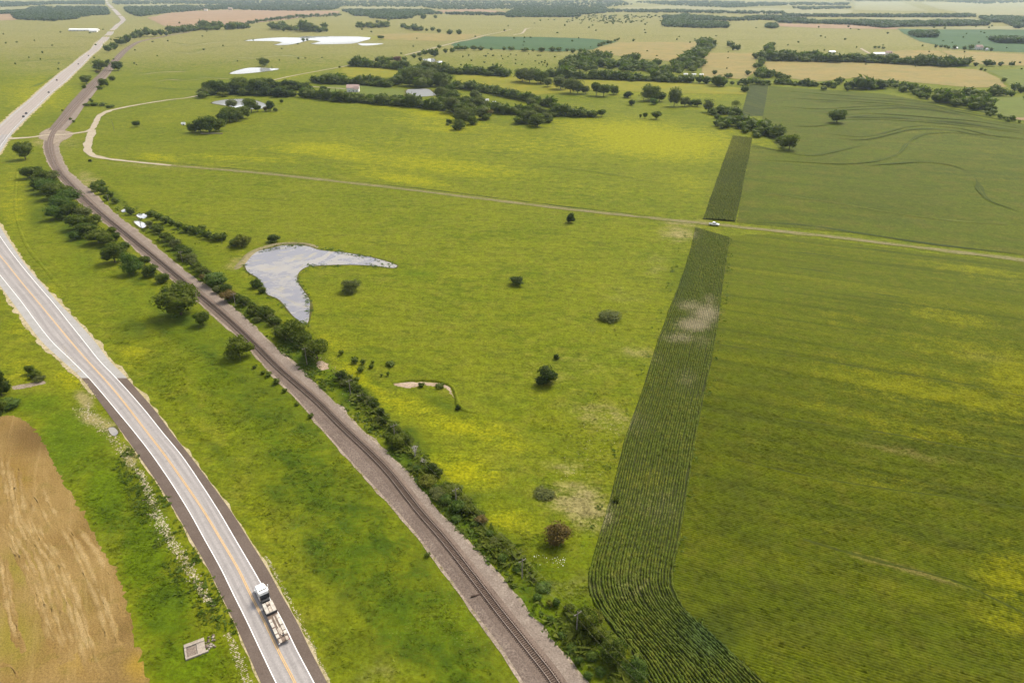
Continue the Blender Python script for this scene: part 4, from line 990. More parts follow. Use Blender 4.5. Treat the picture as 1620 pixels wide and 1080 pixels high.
T1(240, 438, 20, 22, 'bush', 'dark bush on the right of the light green tree left of the railway'); T1(258, 448, 15, 20, 'bush', 'dark low bush at the ballast edge, last of the row after the light green tree')
T1(288, 503, 48, 60, 'broad', 'largest dark spreading tree left of the railway across from the pond')
T1(322, 516, 22, 24, 'broad', 'small dark tree at the lower right foot of the largest spreading tree')
T1(263, 467, 12, 12, 'bush', 'small bush left of the largest spreading tree'); T1(283, 458, 14, 18, 'brush', 'pale bush behind the largest spreading tree at the ballast edge')
T1(380, 568, 33, 38, 'broad', 'round dark tree beside the left edge of the ballast, alone halfway down the line')
many([(425, 596, 9, 'cedar', 11), (438, 608, 10, 'cedar', 12), (451, 621, 7, 'cedar', 8), (492, 662, 8, 'cedar', 10), (417, 592, 6, 'bush', 8), (404, 583, 6, 'bush', 8), (677, 882, 7, 'cedar', 10), (470, 642, 5, 'bush', 7)], 'small round dark bush at the left edge of the railway gravel', 'bushes at the ballast edge', )
# left margin
T1(4, 628, 46, 30, 'cedar', 'tall dark tree cut by the left border above the bare field'); T1(-2, 668, 40, 30, 'broad', 'dark tree at the left border at the corner of the stubble field')
T1(14, 648, 16, 30, 'green', 'light green bush between the two dark trees at the left border')
many([(50, 592, 14, 'bush', 14), (58, 598, 12, 'bush', 16), (64, 603, 8, 'brush', 16)], 'small dark bush above the pale ditch crossing', 'bushes above the ditch crossing')
# rail hedge, right side
L_ = 'leafy tree in the hedge along the right side of the railway above the creek pools'
many([(153, 303, 15), (165, 307, 14), (170, 318, 10, 'bush'), (183, 322, 10, 'bush'), (160, 297, 12), (207, 340, 13, 'bush'), (202, 334, 9, 'bush'), (150, 296, 9, 'bush'), (176, 312, 10, 'brush')], L_, 'upper rail hedge')
L_ = 'yellow green willow bush in the row curving from the creek pools towards the pond'
many([(240, 343, 11, 'yellow', 16), (251, 348, 11, 'yellow', 15), (262, 354, 13, 'yellow', 16), (272, 357, 11, 'yellow'), (283, 362, 12, 'yellow'), (295, 368, 14, 'green'), (303, 368, 11, 'yellow'), (312, 371, 13, 'green'), (320, 374, 12, 'yellow'), (329, 378, 14, 'green'), (338, 380, 12, 'yellow'), (346, 382, 13, 'green', 18), (354, 380, 12, 'yellow'), (320, 364, 8, 'yellow', 14)], L_, 'willow bushes')
T1(383, 392, 20, 24, 'yellow', 'round yellow willow bush with a dark foot near the top left of the pond'); T1(372, 390, 11, 16, 'bush', 'dark bush left of the round yellow willow bush'); T1(392, 384, 10, 14, 'yellow', 'small yellow bush right behind the round yellow willow bush')
L_ = 'dark hedge tree along the right side of the railway beside the pond'
many([(237, 360, 12), (246, 366, 12), (253, 370, 14), (263, 382, 16), (272, 388, 15), (280, 395, 18), (288, 402, 16), (295, 409, 18), (303, 415, 15), (290, 412, 14), (307, 424, 16), (314, 430, 15), (320, 436, 16), (268, 382, 13), (330, 436, 12, 'brush'), (323, 444, 12, 'brown', 15), (343, 464, 12), (360, 464, 15), (352, 462, 12), (387, 484, 17), (400, 491, 14), (398, 501, 14), (376, 476, 13), (412, 498, 16), (408, 510, 10, 'brush'), (423, 504, 22), (435, 514, 15), (430, 508, 12)], L_, 'rail hedge beside the pond', ('broad', 'broad', 'olive', 'bush'))
T1(343, 452, 20, 32, 'green', 'round bright topped bush standing out of the rail hedge above the pond'); T1(364, 478, 18, 24, 'brown', 'bare brownish tree behind a utility pole in the rail hedge')
L_ = 'dark tree in the dense clump of the rail hedge at the lower tip of the pond'
many([(467, 540, 30, 'broad', 34), (452, 540, 18), (481, 549, 22, 'broad', 26), (503, 572, 34, 'broad', 38), (490, 566, 18), (445, 534, 14), (475, 526, 14, 'bush'), (440, 526, 11, 'brush'), (460, 522, 12)], L_, 'clump at the pond tip')
L_ = 'dark shrub in the rail hedge below the pond'
many([(542, 602, 18, 'cedar'), (545, 612, 12, 'brush'), (556, 616, 13, 'bush'), (566, 622, 13, 'bush'), (575, 634, 14, 'bush'), (592, 644, 15, 'bush'), (585, 638, 12, 'brush'), (603, 660, 16, 'cedar', 18), (609, 672, 14, 'bush'), (600, 668, 10, 'brush'), (628, 689, 14), (620, 682, 12, 'bush'), (637, 696, 14, 'bush'), (630, 710, 22, 'broad', 26), (642, 704, 18), (617, 700, 12, 'bush')], L_, 'lower rail hedge')
L_ = 'green shrub in the overgrown strip along the lower railway'
many([(685, 750, 22, 'cedar', 20), (694, 756, 18, 'broad'), (676, 745, 12, 'bush'), (676, 770, 17, 'yellow', 22), (688, 778, 14, 'green'), (697, 790, 20, 'olive', 26), (706, 798, 14, 'green'), (715, 786, 22, 'broad', 24), (706, 775, 15), (725, 812, 20, 'green', 26), (742, 815, 24, 'broad', 28), (735, 800, 18), (760, 818, 13), (752, 830, 14, 'green'), (765, 832, 12, 'brush'), (722, 825, 12, 'green'), (782, 862, 10, 'brush', 20), (775, 850, 12, 'green'), (800, 868, 11, 'bush', 16), (795, 890, 11, 'green'), (820, 905, 13, 'green'), (842, 920, 11, 'brush'), (860, 935, 14, 'green'), (880, 960, 12, 'green'), (900, 972, 14, 'bush'), (870, 960, 10, 'yellow'), (850, 950, 10, 'green'),
      (660, 745, 9, 'green'), (650, 738, 8, 'green'), (905, 1030, 14, 'green'), (890, 1010, 12, 'green'), (935, 1045, 15, 'green'), (950, 1070, 18, 'green'), (915, 1052, 14, 'green'), (985, 1062, 16, 'green'), (930, 1075, 14, 'green'), (872, 985, 11, 'green')], L_, 'overgrown strip by the lower railway')
T1(925, 1000, 34, 36, 'bush', 'dark tree with a bright yellow green top at the bend of the crop rows'); T1(938, 992, 20, 26, 'yellow', 'bright yellow green bush over the dark tree at the bend of the crop rows')
T1(940, 1014, 22, 28, 'bush', 'dark olive bush just below the yellow green bush at the bend of the crop rows'); T1(967, 1056, 34, 40, 'broad', 'dark shady tree near the bottom border between railway and crop rows'); T1(1007, 1076, 22, 34, 'green', 'light green bush cut by the bottom border under the crop rows')
T1(762, 830, 12, 22, 'brown', 'brown dead brush heap in the overgrown strip')

# upper railway
many([(173, 83, 12), (182, 79, 11), (192, 72, 13), (203, 67, 12), (213, 63, 12), (222, 60, 12), (233, 58, 14), (245, 58, 10), (255, 56, 9), (263, 57, 7)], 'dark tree in the row left of the railway bend far off', 'trees at the far railway bend')
T1(159, 112, 16, 21, 'broad', 'big round dark tree left of the railway far off'); T1(187, 112, 13, 19, 'broad', 'dark oval tree right of the railway far off'); T1(137, 133, 12, 17, 'broad', 'round dark tree left of the railway above the crossing')
T1(165, 138, 12, 14, 'broad', 'dark tree right of the railway above the crossing'); T1(178, 128, 7, 10, 'bush', 'small tree on the field edge right of the railway'); T1(158, 142, 6, 8, 'bush', 'small bush right of the railway under a dark tree'); T1(156, 117, 6, 9, 'brown', 'brownish bush by the railway far off'); T1(171, 101, 6, 7, 'bush', 'small bush by the railway under the big round tree'); T1(133, 140, 5, 7, 'bush', 'small bush left of the railway under a round tree')
many([(138, 168, 5, 'bush', 12), (150, 168, 6, 'bush', 14), (162, 168, 6, 'bush', 14), (174, 171, 5, 'bush', 14), (146, 162, 4, 'bush', 6)], 'low dark bush in the row above the gravel road bend', 'bushes above the gravel bend')
T1(217, 201, 9, 11, 'broad', 'tiny lone tree in the pasture right of the gravel bend'); T1(143, 256, 4, 6, 'cedar', 'tiny dark bush below the gravel bend')
many([(112, 190, 4), (117, 194, 4), (99, 176, 3), (143, 160, 4)], 'tiny bush by the upper railway', 'tiny bushes by the upper railway', ('cedar',))
belt([(268, 54), (290, 51), (312, 48), (348, 47)], 6, 9, ['broad'], 'dark tree in the row beyond the end of the visible railway', 'row beyond the railway', 1, .8)
belt([(358, 47), (374, 46), (394, 45)], 6, 7, ['broad'], 'tree in the short row under the ploughed field', 'row under the ploughed field', 1, .5)
belt([(374, 42), (405, 36), (440, 31), (470, 28), (538, 25)], 4.5, 3.4, ['broad'], 'tiny tree on the line along the ploughed field', 'line along the ploughed field', .8, .3)
belt([(428, 46), (445, 47), (480, 49), (516, 50)], 5.5, 8, ['broad', 'cedar'], 'dark tree in the far grove behind the largest pond', 'far grove behind the largest pond', 1, 1.2)

# shelterbelts
g1 = 'west shelterbelt'; l1 = 'dark tree in the thick west shelterbelt behind the small pond'
belt([(322, 152), (345, 149), (380, 150), (420, 151), (468, 153)], 7, [14, 14, 15, 14, 13], ['cedar', 'broad', 'cedar'], l1, g1, 1.5, 1)
belt([(338, 147), (360, 145), (395, 143), (430, 141), (470, 142), (492, 143)], 8, [15, 12, 13, 13, 10, 8], ['broad', 'cedar'], l1, g1, 2, 1)
belt([(320, 156), (335, 146)], 9, 15, ['olive', 'broad'], l1, g1, 2, 2)
T1(352, 154, 8, 18, 'yellow', 'pale green bush between the small pond and the shelterbelt')
g2 = 'front shelterbelt'; l2 = 'dark tree in the long front shelterbelt below the farmhouse'
belt([(478, 154), (500, 156), (520, 158), (550, 161), (580, 163), (610, 166), (640, 168), (670, 171), (705, 176)], 6.6, 11.5, ['cedar', 'broad', 'cedar'], l2, g2, 1.2, .8)
belt([(580, 158), (620, 161), (640, 163)], 10, 8, ['cedar', 'green'], l2, g2, 1.2, .8)
T1(512, 146, 9, 15, 'cedar', 'dark round tree beside the farmhouse drive')
g3 = 'north yard belt'; l3 = 'dark tree in the belt behind the farmhouse yard'
belt([(494, 130), (510, 132), (535, 133), (560, 133), (590, 136), (617, 138)], 6.5, [9, 9, 10, 10, 11, 12], ['cedar', 'broad'], l3, g3, 1.2, 1)
belt([(617, 136), (635, 131), (650, 128)], 8, 14, ['broad', 'cedar'], l3, g3, 1.5, 1)
g4 = 'far north belt'; l4 = 'dark tree in the belt north of the yellow field'
belt([(556, 105), (580, 106), (610, 108), (640, 111), (668, 113)], 5.6, 10, ['cedar', 'broad'], l4, g4, 1, .7)
many([(577, 99, 8), (598, 99, 9), (605, 98, 9), (614, 98, 7), (620, 97, 7), (640, 97, 7)], l4, g4, ('broad',))
T1(630, 99, 9, 12, 'red', 'reddish tree behind the far north belt')
many([(655, 92, 7), (664, 90, 7), (672, 88, 9), (680, 86, 8), (688, 90, 12), (695, 77, 6), (705, 84, 7), (716, 84, 8), (665, 97, 6)], 'tree in the grove by the far little pond', 'grove by the far little pond', ('broad', 'green'))
g5 = 'creek trees'; l5 = 'tall grey green tree in the creek grove at the middle of the shelterbelts'
many([(648, 136, 25, 'broad', 26), (664, 137, 26, 'olive', 26), (681, 136, 22, 'olive', 24), (698, 137, 20, 'broad', 24), (677, 114, 16, 'olive'), (691, 118, 15, 'olive'), (668, 122, 16), (655, 126, 18, 'olive'), (684, 126, 16, 'olive'), (708, 131, 12, 'broad'), (703, 140, 14, 'olive')], l5, g5)
belt([(692, 117), (715, 117), (740, 117), (760, 118), (785, 120), (803, 121)], 6, 11, ['cedar', 'broad'], 'dark tree in the short belt right of the creek grove', 'short east belt', 1, .7)
belt([(713, 139), (735, 141), (753, 144), (780, 149), (800, 154), (830, 160), (855, 166), (880, 172)], 6.4, 11, ['cedar', 'cedar', 'broad'], 'dark tree in the slanting belt right of the creek grove', 'slanting belt', 1, .7)
belt([(870, 183), (890, 184), (917, 185), (942, 185)], 6.5, 12, ['broad', 'cedar'], 'dark tree at the east end of the front shelterbelt', 'east end of front belt', 1, .7)
T1(951, 185, 11, 14, 'broad', 'round dark tree closing the east end of the front shelterbelt')
g6 = 'pasture grove'; l6 = 'tree in the big grove pushing into the yellow pasture'
many([(698, 157, 18), (707, 160, 18, 'olive'), (716, 163, 18), (717, 179, 24, 'olive', 26), (732, 194, 22, 'olive', 24), (741, 190, 18), (727, 206, 15, 'broad', 16), (710, 196, 7, 'bush'), (747, 198, 14), (763, 189, 18, 'olive'), (773, 188, 15, 'brown'), (750, 158, 14), (757, 173, 18, 'olive'), (738, 172, 18), (722, 172, 18), (746, 180, 16, 'olive'), (730, 182, 18), (766, 172, 13, 'olive'), (712, 150, 15)], l6, g6, ('broad', 'broad', 'olive'))
belt([(783, 178), (800, 180), (822, 181)], 6.5, 13, ['cedar', 'broad'], l2, g2, 1, .8)
many([(827, 194, 19), (850, 201, 19, 'broad', 22), (840, 196, 20), (865, 194, 15), (840, 170, 14, 'olive'), (832, 182, 14), (852, 184, 15, 'olive'), (860, 185, 12, 'olive')], 'tree in the round grove at the lower edge of the front belt', 'round grove', ('broad', 'olive'))
g7 = 'row above the pasture'; l7 = 'spreading tree in the open row above the pasture'
many([(826, 130, 20, 'olive', 24), (838, 132, 20, 'olive', 24), (855, 133, 20, 'broad', 24), (845, 126, 16), (867, 138, 13, 'olive'), (887, 142, 19, 'olive', 24), (902, 148, 22, 'olive', 24), (914, 149, 20, 'olive', 22), (926, 149, 12, 'olive'), (943, 152, 20, 'broad', 17), (955, 153, 18, 'broad', 20), (971, 150, 14, 'broad', 14)], l7, g7)
T1(993, 155, 10, 17, 'cedar', 'dark round bush right of the open tree row'); T1(999, 167, 9, 12, 'cedar', 'smaller dark bush just below the round bush right of the open row')
T1(1029, 160, 24, 30, 'broad', 'tall bare topped tree with wide crown in the open row above the pasture'); T1(1018, 161, 14, 14, 'airy', 'thin tree left of the bare topped tree'); T1(1043, 161, 14, 18, 'broad', 'low dark tree right of the bare topped tree'); T1(1034, 166, 10, 12, 'green', 'pale green small tree in front of the bare topped tree')
T1(1066, 169, 27, 20, 'olive', 'upright grey green tree with an uneven crown beside the fence row'); T1(1083, 169, 14, 16, 'olive', 'greyish tree right of the upright tree'); T1(1093, 168, 10, 12, 'green', 'pale low tree in the fence row'); T1(1103, 169, 11, 12, 'broad', 'dark round tree at the end of the fence row')
T1(1013, 188, 7, 4, 'broad', 'thin tiny tree, leftmost of three on the pasture'); T1(1020, 188, 9, 8, 'broad', 'small tree, middle one of three on the pasture'); T1(1038, 189, 12, 16, 'broad', 'round tree, biggest of three on the pasture')
g8 = 'hedgerow along the yellow field'; l8 = 'dark tree in the hedgerow along the top of the yellow field'
belt([(869, 121), (890, 123), (917, 125), (960, 126), (1017, 128), (1070, 130), (1095, 131)], 6.4, 10, ['broad', 'cedar', 'olive'], l8, g8, 1, .7)
many([(1106, 132, 12), (1117, 133, 12), (1136, 137, 18, 'broad', 24), (1130, 134, 12), (1144, 137, 12), (1130, 118, 7, 'cedar', 8), (1152, 124, 8, 'broad', 13), (1158, 135, 7), (1168, 135, 7), (1178, 135, 12, 'broad', 18), (1178, 146, 10, 'broad', 14)], l8, g8)
# fence row into the fields
g9 = 'field corner grove'; l9 = 'tree in the grove between the two soybean end strips'
T1(1120, 178, 19, 16, 'olive', 'pale grey tree at the left end of the field corner grove')
many([(1128, 182, 12), (1140, 181, 15), (1152, 180, 11), (1163, 182, 13), (1135, 188, 8), (1133, 200, 10), (1148, 203, 15), (1160, 200, 18, 'olive'), (1175, 200, 19, 'brown', 20), (1188, 206, 19, 'olive'), (1198, 216, 13), (1207, 211, 22, 'broad'), (1217, 215, 18, 'olive'), (1228, 218, 22, 'broad', 24), (1142, 196, 12), (1170, 204, 12), (1153, 194, 12, 'olive'), (1180, 208, 12), (1237, 226, 12)], l9, g9, ('broad', 'broad', 'cedar'))
T1(1163, 176, 15, 12, 'airy', 'thin leaning tree sticking up from the field corner grove')
T1(1248, 238, 23, 25, 'broad', 'dark tree at the tip of the field corner grove'); T1(1238, 234, 12, 12, 'olive', 'small grey tree left of the grove tip')
T1(1323, 195, 19, 26, 'broad', 'lone tree in the middle of the north soybean field')
# wood and eastern belts
rr = random.Random(5)
poly = [(885, 112), (903, 92), (925, 90), (988, 95), (1030, 103), (1060, 104), (1080, 104), (1100, 100), (1110, 106), (1080, 118), (1067, 120), (983, 114), (930, 110)]
cnt = 0
while cnt < 66:
    x = rr.uniform(880, 1112); y = rr.uniform(90, 120)
    if inside(np.array([[x, y]]), np.array(poly, float))[0]:
        T1(x, y, rr.uniform(10, 15), rr.uniform(13, 18), rr.choice(['broad', 'olive', 'cedar', 'olive']), 'tree of the dense wood behind the hedgerow', 'dense wood'); cnt += 1
belt([(1070, 108), (1085, 98), (1100, 86), (1115, 78), (1126, 74)], 5.5, 12, ['broad', 'cedar'], 'tree in the arm of the dense wood running up to the right', 'arm of the dense wood', 2.5, 1.5)
belt([(1090, 108), (1105, 97), (1118, 85), (1128, 76)], 6.5, 11, ['broad', 'cedar'], 'tree in the arm of the dense wood running up to the right', 'arm of the dense wood', 2, 1.5)
many([(1155, 75, 10), (1159, 80, 9), (1167, 80, 9)], 'dark tree of the three standing together in the hay field', 'trio in the hay field')
g10 = 'corner belt'; l10 = 'dark tree in the belt at the corner of the tan hay field'
many([(1217, 78, 10), (1213, 84, 13), (1222, 82, 9), (1204, 93, 13), (1209, 92, 10), (1204, 101, 10), (1201, 108, 10), (1201, 120, 13), (1208, 117, 10), (1197, 122, 11), (1213, 123, 13), (1221, 121, 10), (1230, 124, 10), (1240, 125, 7), (1247, 125, 6), (1197, 134, 9), (1207, 134, 8), (1215, 134, 7), (1190, 133, 10), (1222, 119, 9)], l10, g10, ('broad', 'cedar', 'olive'))
g11 = 'long belt above the hay field'; l11 = 'dark tree in the long belt above the tan hay field'
belt([(1216, 96), (1260, 97), (1300, 98), (1350, 98), (1400, 100), (1450, 103), (1500, 105), (1532, 104)], 6.2, [10, 10, 10, 9, 9.5, 11, 11, 9], ['cedar', 'broad', 'broad'], l11, g11, 1, .7)
belt([(1225, 88), (1250, 89), (1300, 90)], 8, 7, ['broad', 'green'], l11, g11, 1, .7)
many([(1543, 105, 6), (1560, 105, 10, 'broad', 14), (1568, 105, 9), (1583, 105, 7), (1600, 105, 8)], 'dark tree right of the long belt above the hay field', 'trees right of the long belt')
belt([(1228, 133), (1250, 134), (1270, 136), (1292, 137)], 5.5, 6.5, ['broad'], 'low tree in the hedge on the upper edge of the north soybean field', 'hedge on the north field', 1, .5)
g12 = 'east creek trees'; l12 = 'tree in the creek wood along the upper edge of the north soybean field'
many([(1310, 138, 10), (1320, 139, 9), (1327, 134, 12, 'cedar', 10), (1340, 141, 12), (1352, 141, 16), (1360, 142, 22, 'olive', 24), (1372, 142, 18), (1380, 141, 14, 'cedar'), (1390, 141, 15), (1398, 140, 12), (1408, 138, 13), (1415, 137, 10), (1430, 144, 15), (1440, 145, 13), (1450, 148, 13), (1458, 152, 16, 'olive', 15), (1466, 153, 15, 'cedar', 13)], l12, g12, ('broad', 'cedar'))
g13 = 'east creek grey trees'; l13 = 'greyish tree in the creek wood winding down right of the north soybean field'
many([(1490, 160, 20, 'olive', 24), (1500, 164, 22, 'olive', 26), (1512, 164, 20, 'olive', 20), (1482, 148, 8), (1527, 168, 13, 'broad'), (1537, 171, 11), (1545, 172, 20, 'broad', 22), (1563, 172, 19, 'broad', 22), (1530, 152, 14, 'green', 16), (1540, 156, 14, 'brown', 18), (1552, 157, 14, 'olive'), (1573, 152, 18, 'green', 19), (1562, 178, 9), (1570, 182, 9), (1580, 187, 7), (1588, 189, 5), (1600, 191, 8), (1612, 194, 4)], l13, g13)
many([(1582, 151, 9), (1592, 152, 9), (1600, 153, 9), (1605, 144, 13), (1614, 147, 11), (1622, 158, 7), (1630, 150, 10), (1567, 148, 9)], 'green tree in the hedge at the right border above the north field', 'hedge at the right border', ('green', 'broad'))
T1(1587, 131, 7, 7, 'broad', 'lone small tree in the green field at the right border'); many([(1552, 112, 5), (1558, 113, 4)], 'small bush at the edge of the tan hay field on the right', 'bushes at the hay field edge')
# small pond grove (left)
g14 = 'grove below the small pond'; l14 = 'dark tree in the grove below the small left pond'
many([(332, 211, 24, 'broad', 30), (318, 209, 18), (305, 210, 14), (347, 208, 18), (353, 198, 18), (364, 194, 20), (374, 192, 20), (385, 188, 18), (390, 182, 10), (398, 178, 20), (408, 177, 10), (428, 176, 15), (420, 177, 8, 'brown'), (367, 171, 12, 'olive'), (362, 182, 12), (436, 177, 6)], l14, g14, ('broad', 'broad', 'cedar'))
T1(446, 164, 6, 5, 'broad', 'tiny lone tree right of the small left pond'); T1(418, 105, 12, 16, 'broad', 'lone tree on the far bank of the narrow pond')
many([(480, 66, 5), (486, 65, 4)], 'tiny tree on the spit of the largest pond', 'trees on the pond spit'); T1(603, 63, 6, 10, 'broad', 'dark round tree right of the largest pond')
# rows further off
belt([(565, 44), (590, 44), (617, 43)], 6, 7, ['broad'], 'tree in the far row right of the largest pond', 'far row', 1, .8)
belt([(636, 44), (650, 47), (668, 49)], 5, 6.5, ['broad'], 'tree in the far row right of the largest pond', 'far row', 1, .5)
many([(675, 50, 5), (685, 50, 7), (694, 52, 6), (712, 55, 8, 'broad', 11), (726, 55, 8, 'broad', 9), (670, 31, 8, 'broad', 11), (689, 30, 6), (597, 37, 5), (615, 34, 5)], 'round far tree in the pale pastures near the top', 'round far trees')
many([(725, 80, 7, 'broad', 14), (735, 80, 7, 'broad', 12), (750, 80, 8, 'broad', 12), (760, 80, 7, 'broad', 12), (777, 80, 5), (797, 80, 6), (808, 80, 6, 'broad', 12), (830, 82, 6, 'broad', 14), (843, 82, 5), (857, 82, 7, 'broad', 12), (874, 82, 8, 'broad', 12), (884, 82, 7), (897, 82, 5), (906, 84, 7), (918, 84, 7), (925, 84, 7)], 'dark tree in the broken row under the blue green field', 'row under the blue green field')
belt([(946, 74), (958, 70), (968, 68)], 4.5, 4, ['broad'], 'small tree on the line between blue green field and hay field', 'line between the fields', .5, .3); many([(973, 66, 4), (977, 65, 4), (1002, 66, 4.5)], 'small tree on the line between blue green field and hay field', 'line between the fields')
many([(1384, 77, 4), (1390, 77, 4), (1397, 78, 4), (1459, 74, 3), (1495, 76, 4.5), (1480, 76, 5), (1510, 78, 6), (1525, 79, 6), (1535, 79, 8), (1560, 80, 6), (1568, 81, 5), (1488, 76, 5), (1500, 78, 5)], 'dark tree near a far farmhouse on the right', 'trees near the right farmhouses')
# scattered far dots
for _ in range(150):
    y = 38 + 75 * random.random() ** 1.3; x = random.uniform(0, 1620)
    if abs(x - (700 - 5 * y)) < 60 and y < 60: continue
    T1(x, y, random.uniform(1.6, 3.2), random.uniform(2, 4), 'broad', None, 'dots')
for _ in range(40): T1(random.uniform(725, 880), random.uniform(85, 112), random.uniform(1.5, 3.5), random.uniform(2, 4), 'cedar', None, 'dots')
for _ in range(150): T1(random.gauss(960, 40), random.uniform(25, 38), random.uniform(1.2, 2.6), random.uniform(2, 5), 'broad', None, 'dots')

TREES.sort(key=lambda t: -(t[2] if t[7] != 'dots' else t[2] * .01))
single = [t for t in TREES if t[7] is None and t[6]]
grouped = [t for t in TREES if t not in single]
N_IND = 300
groups = {}
for t_ in grouped: groups.setdefault(t_[7], []).append(t_)
order = sorted((g_ for g_ in groups if g_ != 'dots'), key=lambda g_: -np.median([t_[2] for t_ in groups[g_]]))
indiv = list(single); rest = list(groups.get('dots', []))
for g_ in order:
    if len(indiv) + len(groups[g_]) <= N_IND: indiv += groups[g_]
    else: rest += groups[g_]
ORD = 'first second third fourth fifth sixth seventh eighth ninth tenth eleventh twelfth thirteenth fourteenth fifteenth sixteenth'.split()
for g_ in order:
    L_ = groups[g_]
    if L_[0] not in indiv: continue
    xs = [t_[0] for t_ in L_]; ys = [t_[1] for t_ in L_]
    vert = (max(ys) - min(ys)) > .8 * (max(xs) - min(xs))
    S_ = sorted(L_, key=(lambda t_: t_[1]) if vert else (lambda t_: t_[0]))
    n_ = len(S_)
    for k_, t_ in enumerate(S_):
        w_ = t_[6].split(); 
        if n_ == 1: continue
        if min(k_, n_ - 1 - k_) >= 16: tail = 'amid the middle of it'
        elif k_ < (n_ + 1) // 2: tail = (ORD[k_] + (' from the top' if vert else ' from the left'))
        else: tail = (ORD[n_ - 1 - k_] + (' from the bottom' if vert else ' from the right'))
        t_[6] = ' '.join(w_[:11]) + ', ' + tail

def tree_place(px, py, h, w):
    d = depth(py); g = G(px, py)
    dep = math.atan2(CAM_H, np.hypot(g[0], g[1]))
    wm = w * d / FPX
    hm = h * d / FPX / (math.cos(dep) + .30 * math.sin(dep) * w / h)
    back = .28 * wm * math.sin(dep) + .12 * wm
    u = g[:2] / np.linalg.norm(g[:2]); p = g[:2] + u * back
    return p[0], p[1], float(hgt(p[0], p[1])), wm, hm
count = {}
for (px, py, h, w, kind, name, label, group) in indiv:
    if group in ('grove between highway and railway', 'rail hedge beside the pond', 'lower rail hedge', 'upper rail hedge'): h *= .88; w *= random.uniform(.8, 1.05)
    if group == 'overgrown strip by the lower railway': h *= random.uniform(.5, .95); w *= random.uniform(.75, 1.3)
    x, y, z, wm, hm = tree_place(px, py, h, w)
    cm, tm = random.choice(PROTO[kind])
    e = empty(name, (x, y, z - .05), random.uniform(0, 6.28), (wm * random.uniform(.95, 1.08), wm, hm), label, 'shrub' if name in ('shrub', 'cedar_shrub') else 'tree', group)
    obj('crown', cm, e); obj('trunk', tm, e)
# dead trees
dm = [dead_mesh(2), dead_mesh(9)]
for px, py, h, w, lab in ((657, 727, 28, 24, 'bleached white dead tree in the rail hedge, the larger of two side by side'), (670, 737, 17, 14, 'small bleached dead tree just right of the larger dead tree'), (571, 634, 17, 16, 'bare grey dead shrub in the rail hedge near a pole'),
                     (776, 872, 8, 16, 'low heap of pale dead branches in the overgrown strip')):
    x, y, z, wm, hm = tree_place(px, py, h, w)
    e = empty('dead_tree', (x, y, z), random.uniform(0, 6), (wm * 1.15, wm * 1.15, hm), lab, 'dead tree')
    obj('branches', dm[int(h) % 2], e)

# everything smaller, joined
def lowcrown(r, nl=30):
    iv, f_ = ICO1; v = iv * (1 + .2 * r.normal(size=(len(iv), 1))) * np.array([.46, .46, .42]) + np.array([0, 0, .5])
    d = r.normal(size=(nl, 3)); d /= np.linalg.norm(d, axis=1, keepdims=True); d[:, 2] = np.abs(d[:, 2])
    c = d * np.array([.48, .48, .46]) + np.array([0, 0, .5]); a = r.normal(size=(nl, 3)) * .1; b = r.normal(size=(nl, 3)) * .1
    q = np.stack([c + a, c + b, c - a - b], 1).reshape(-1, 3)
    f2 = np.arange(nl * 3).reshape(-1, 3) + len(v)
    return np.vstack([v, q]), np.vstack([f_, f2])
LOW = [lowcrown(np.random.default_rng(50 + k)) for k in range(6)]
def joined(name, places, mat, label, cat):
    V = []; F = []; nb = 0
    for (x, y, z, w, h) in places:
        v, f_ = LOW[random.randrange(6)]; a = random.uniform(0, 6.28); c, s = math.cos(a), math.sin(a)
        vv_ = np.column_stack([(v[:, 0] * c - v[:, 1] * s) * w + x, (v[:, 0] * s + v[:, 1] * c) * w + y, v[:, 2] * h + z - .04 * h])
        V.append(vv_); F.append(f_ + nb); nb += len(v)
    o = obj(name, mesh_np(name, np.vstack(V), np.vstack(F), mat), None, 'stuff'); tag(o, label, cat); return o
pl_ = []
for (px, py, h, w, *_r) in rest: pl_.append(tree_place(px, py, h, w))
joined('distant_trees', [(x, y, z, w, h) for x, y, z, w, h in pl_], M['broad'], 'small distant trees scattered over pastures, rows and belts far off', 'trees')
und = []
for pts, d, hh, sp in BELTS:
    s = 0
    while s < d[-1]:
        x = np.interp(s, d, pts[:, 0]) + random.gauss(0, 1.2); y = np.interp(s, d, pts[:, 1]) + random.gauss(0, .7); hv = np.interp(s, d, hh) * random.uniform(.5, .85)
        und.append(tree_place(x, y, hv, hv * random.uniform(1.2, 1.9))); s += sp * .42
for x, y, h in [(p_[0] + random.gauss(0, 5), p_[1] + random.gauss(0, 2), p_[2] * .7) for p_ in TREES if p_[7] in ('dense wood', 'creek trees', 'pasture grove', 'east creek trees', 'east creek grey trees', 'corner belt', 'field corner grove', 'round grove') for _ in range(2)]:
    und.append(tree_place(x, y, h, h * 1.4))
joined('underwood', und, M['broad'], 'dense low underwood closing the tree belts and groves below their crowns', 'underwood')
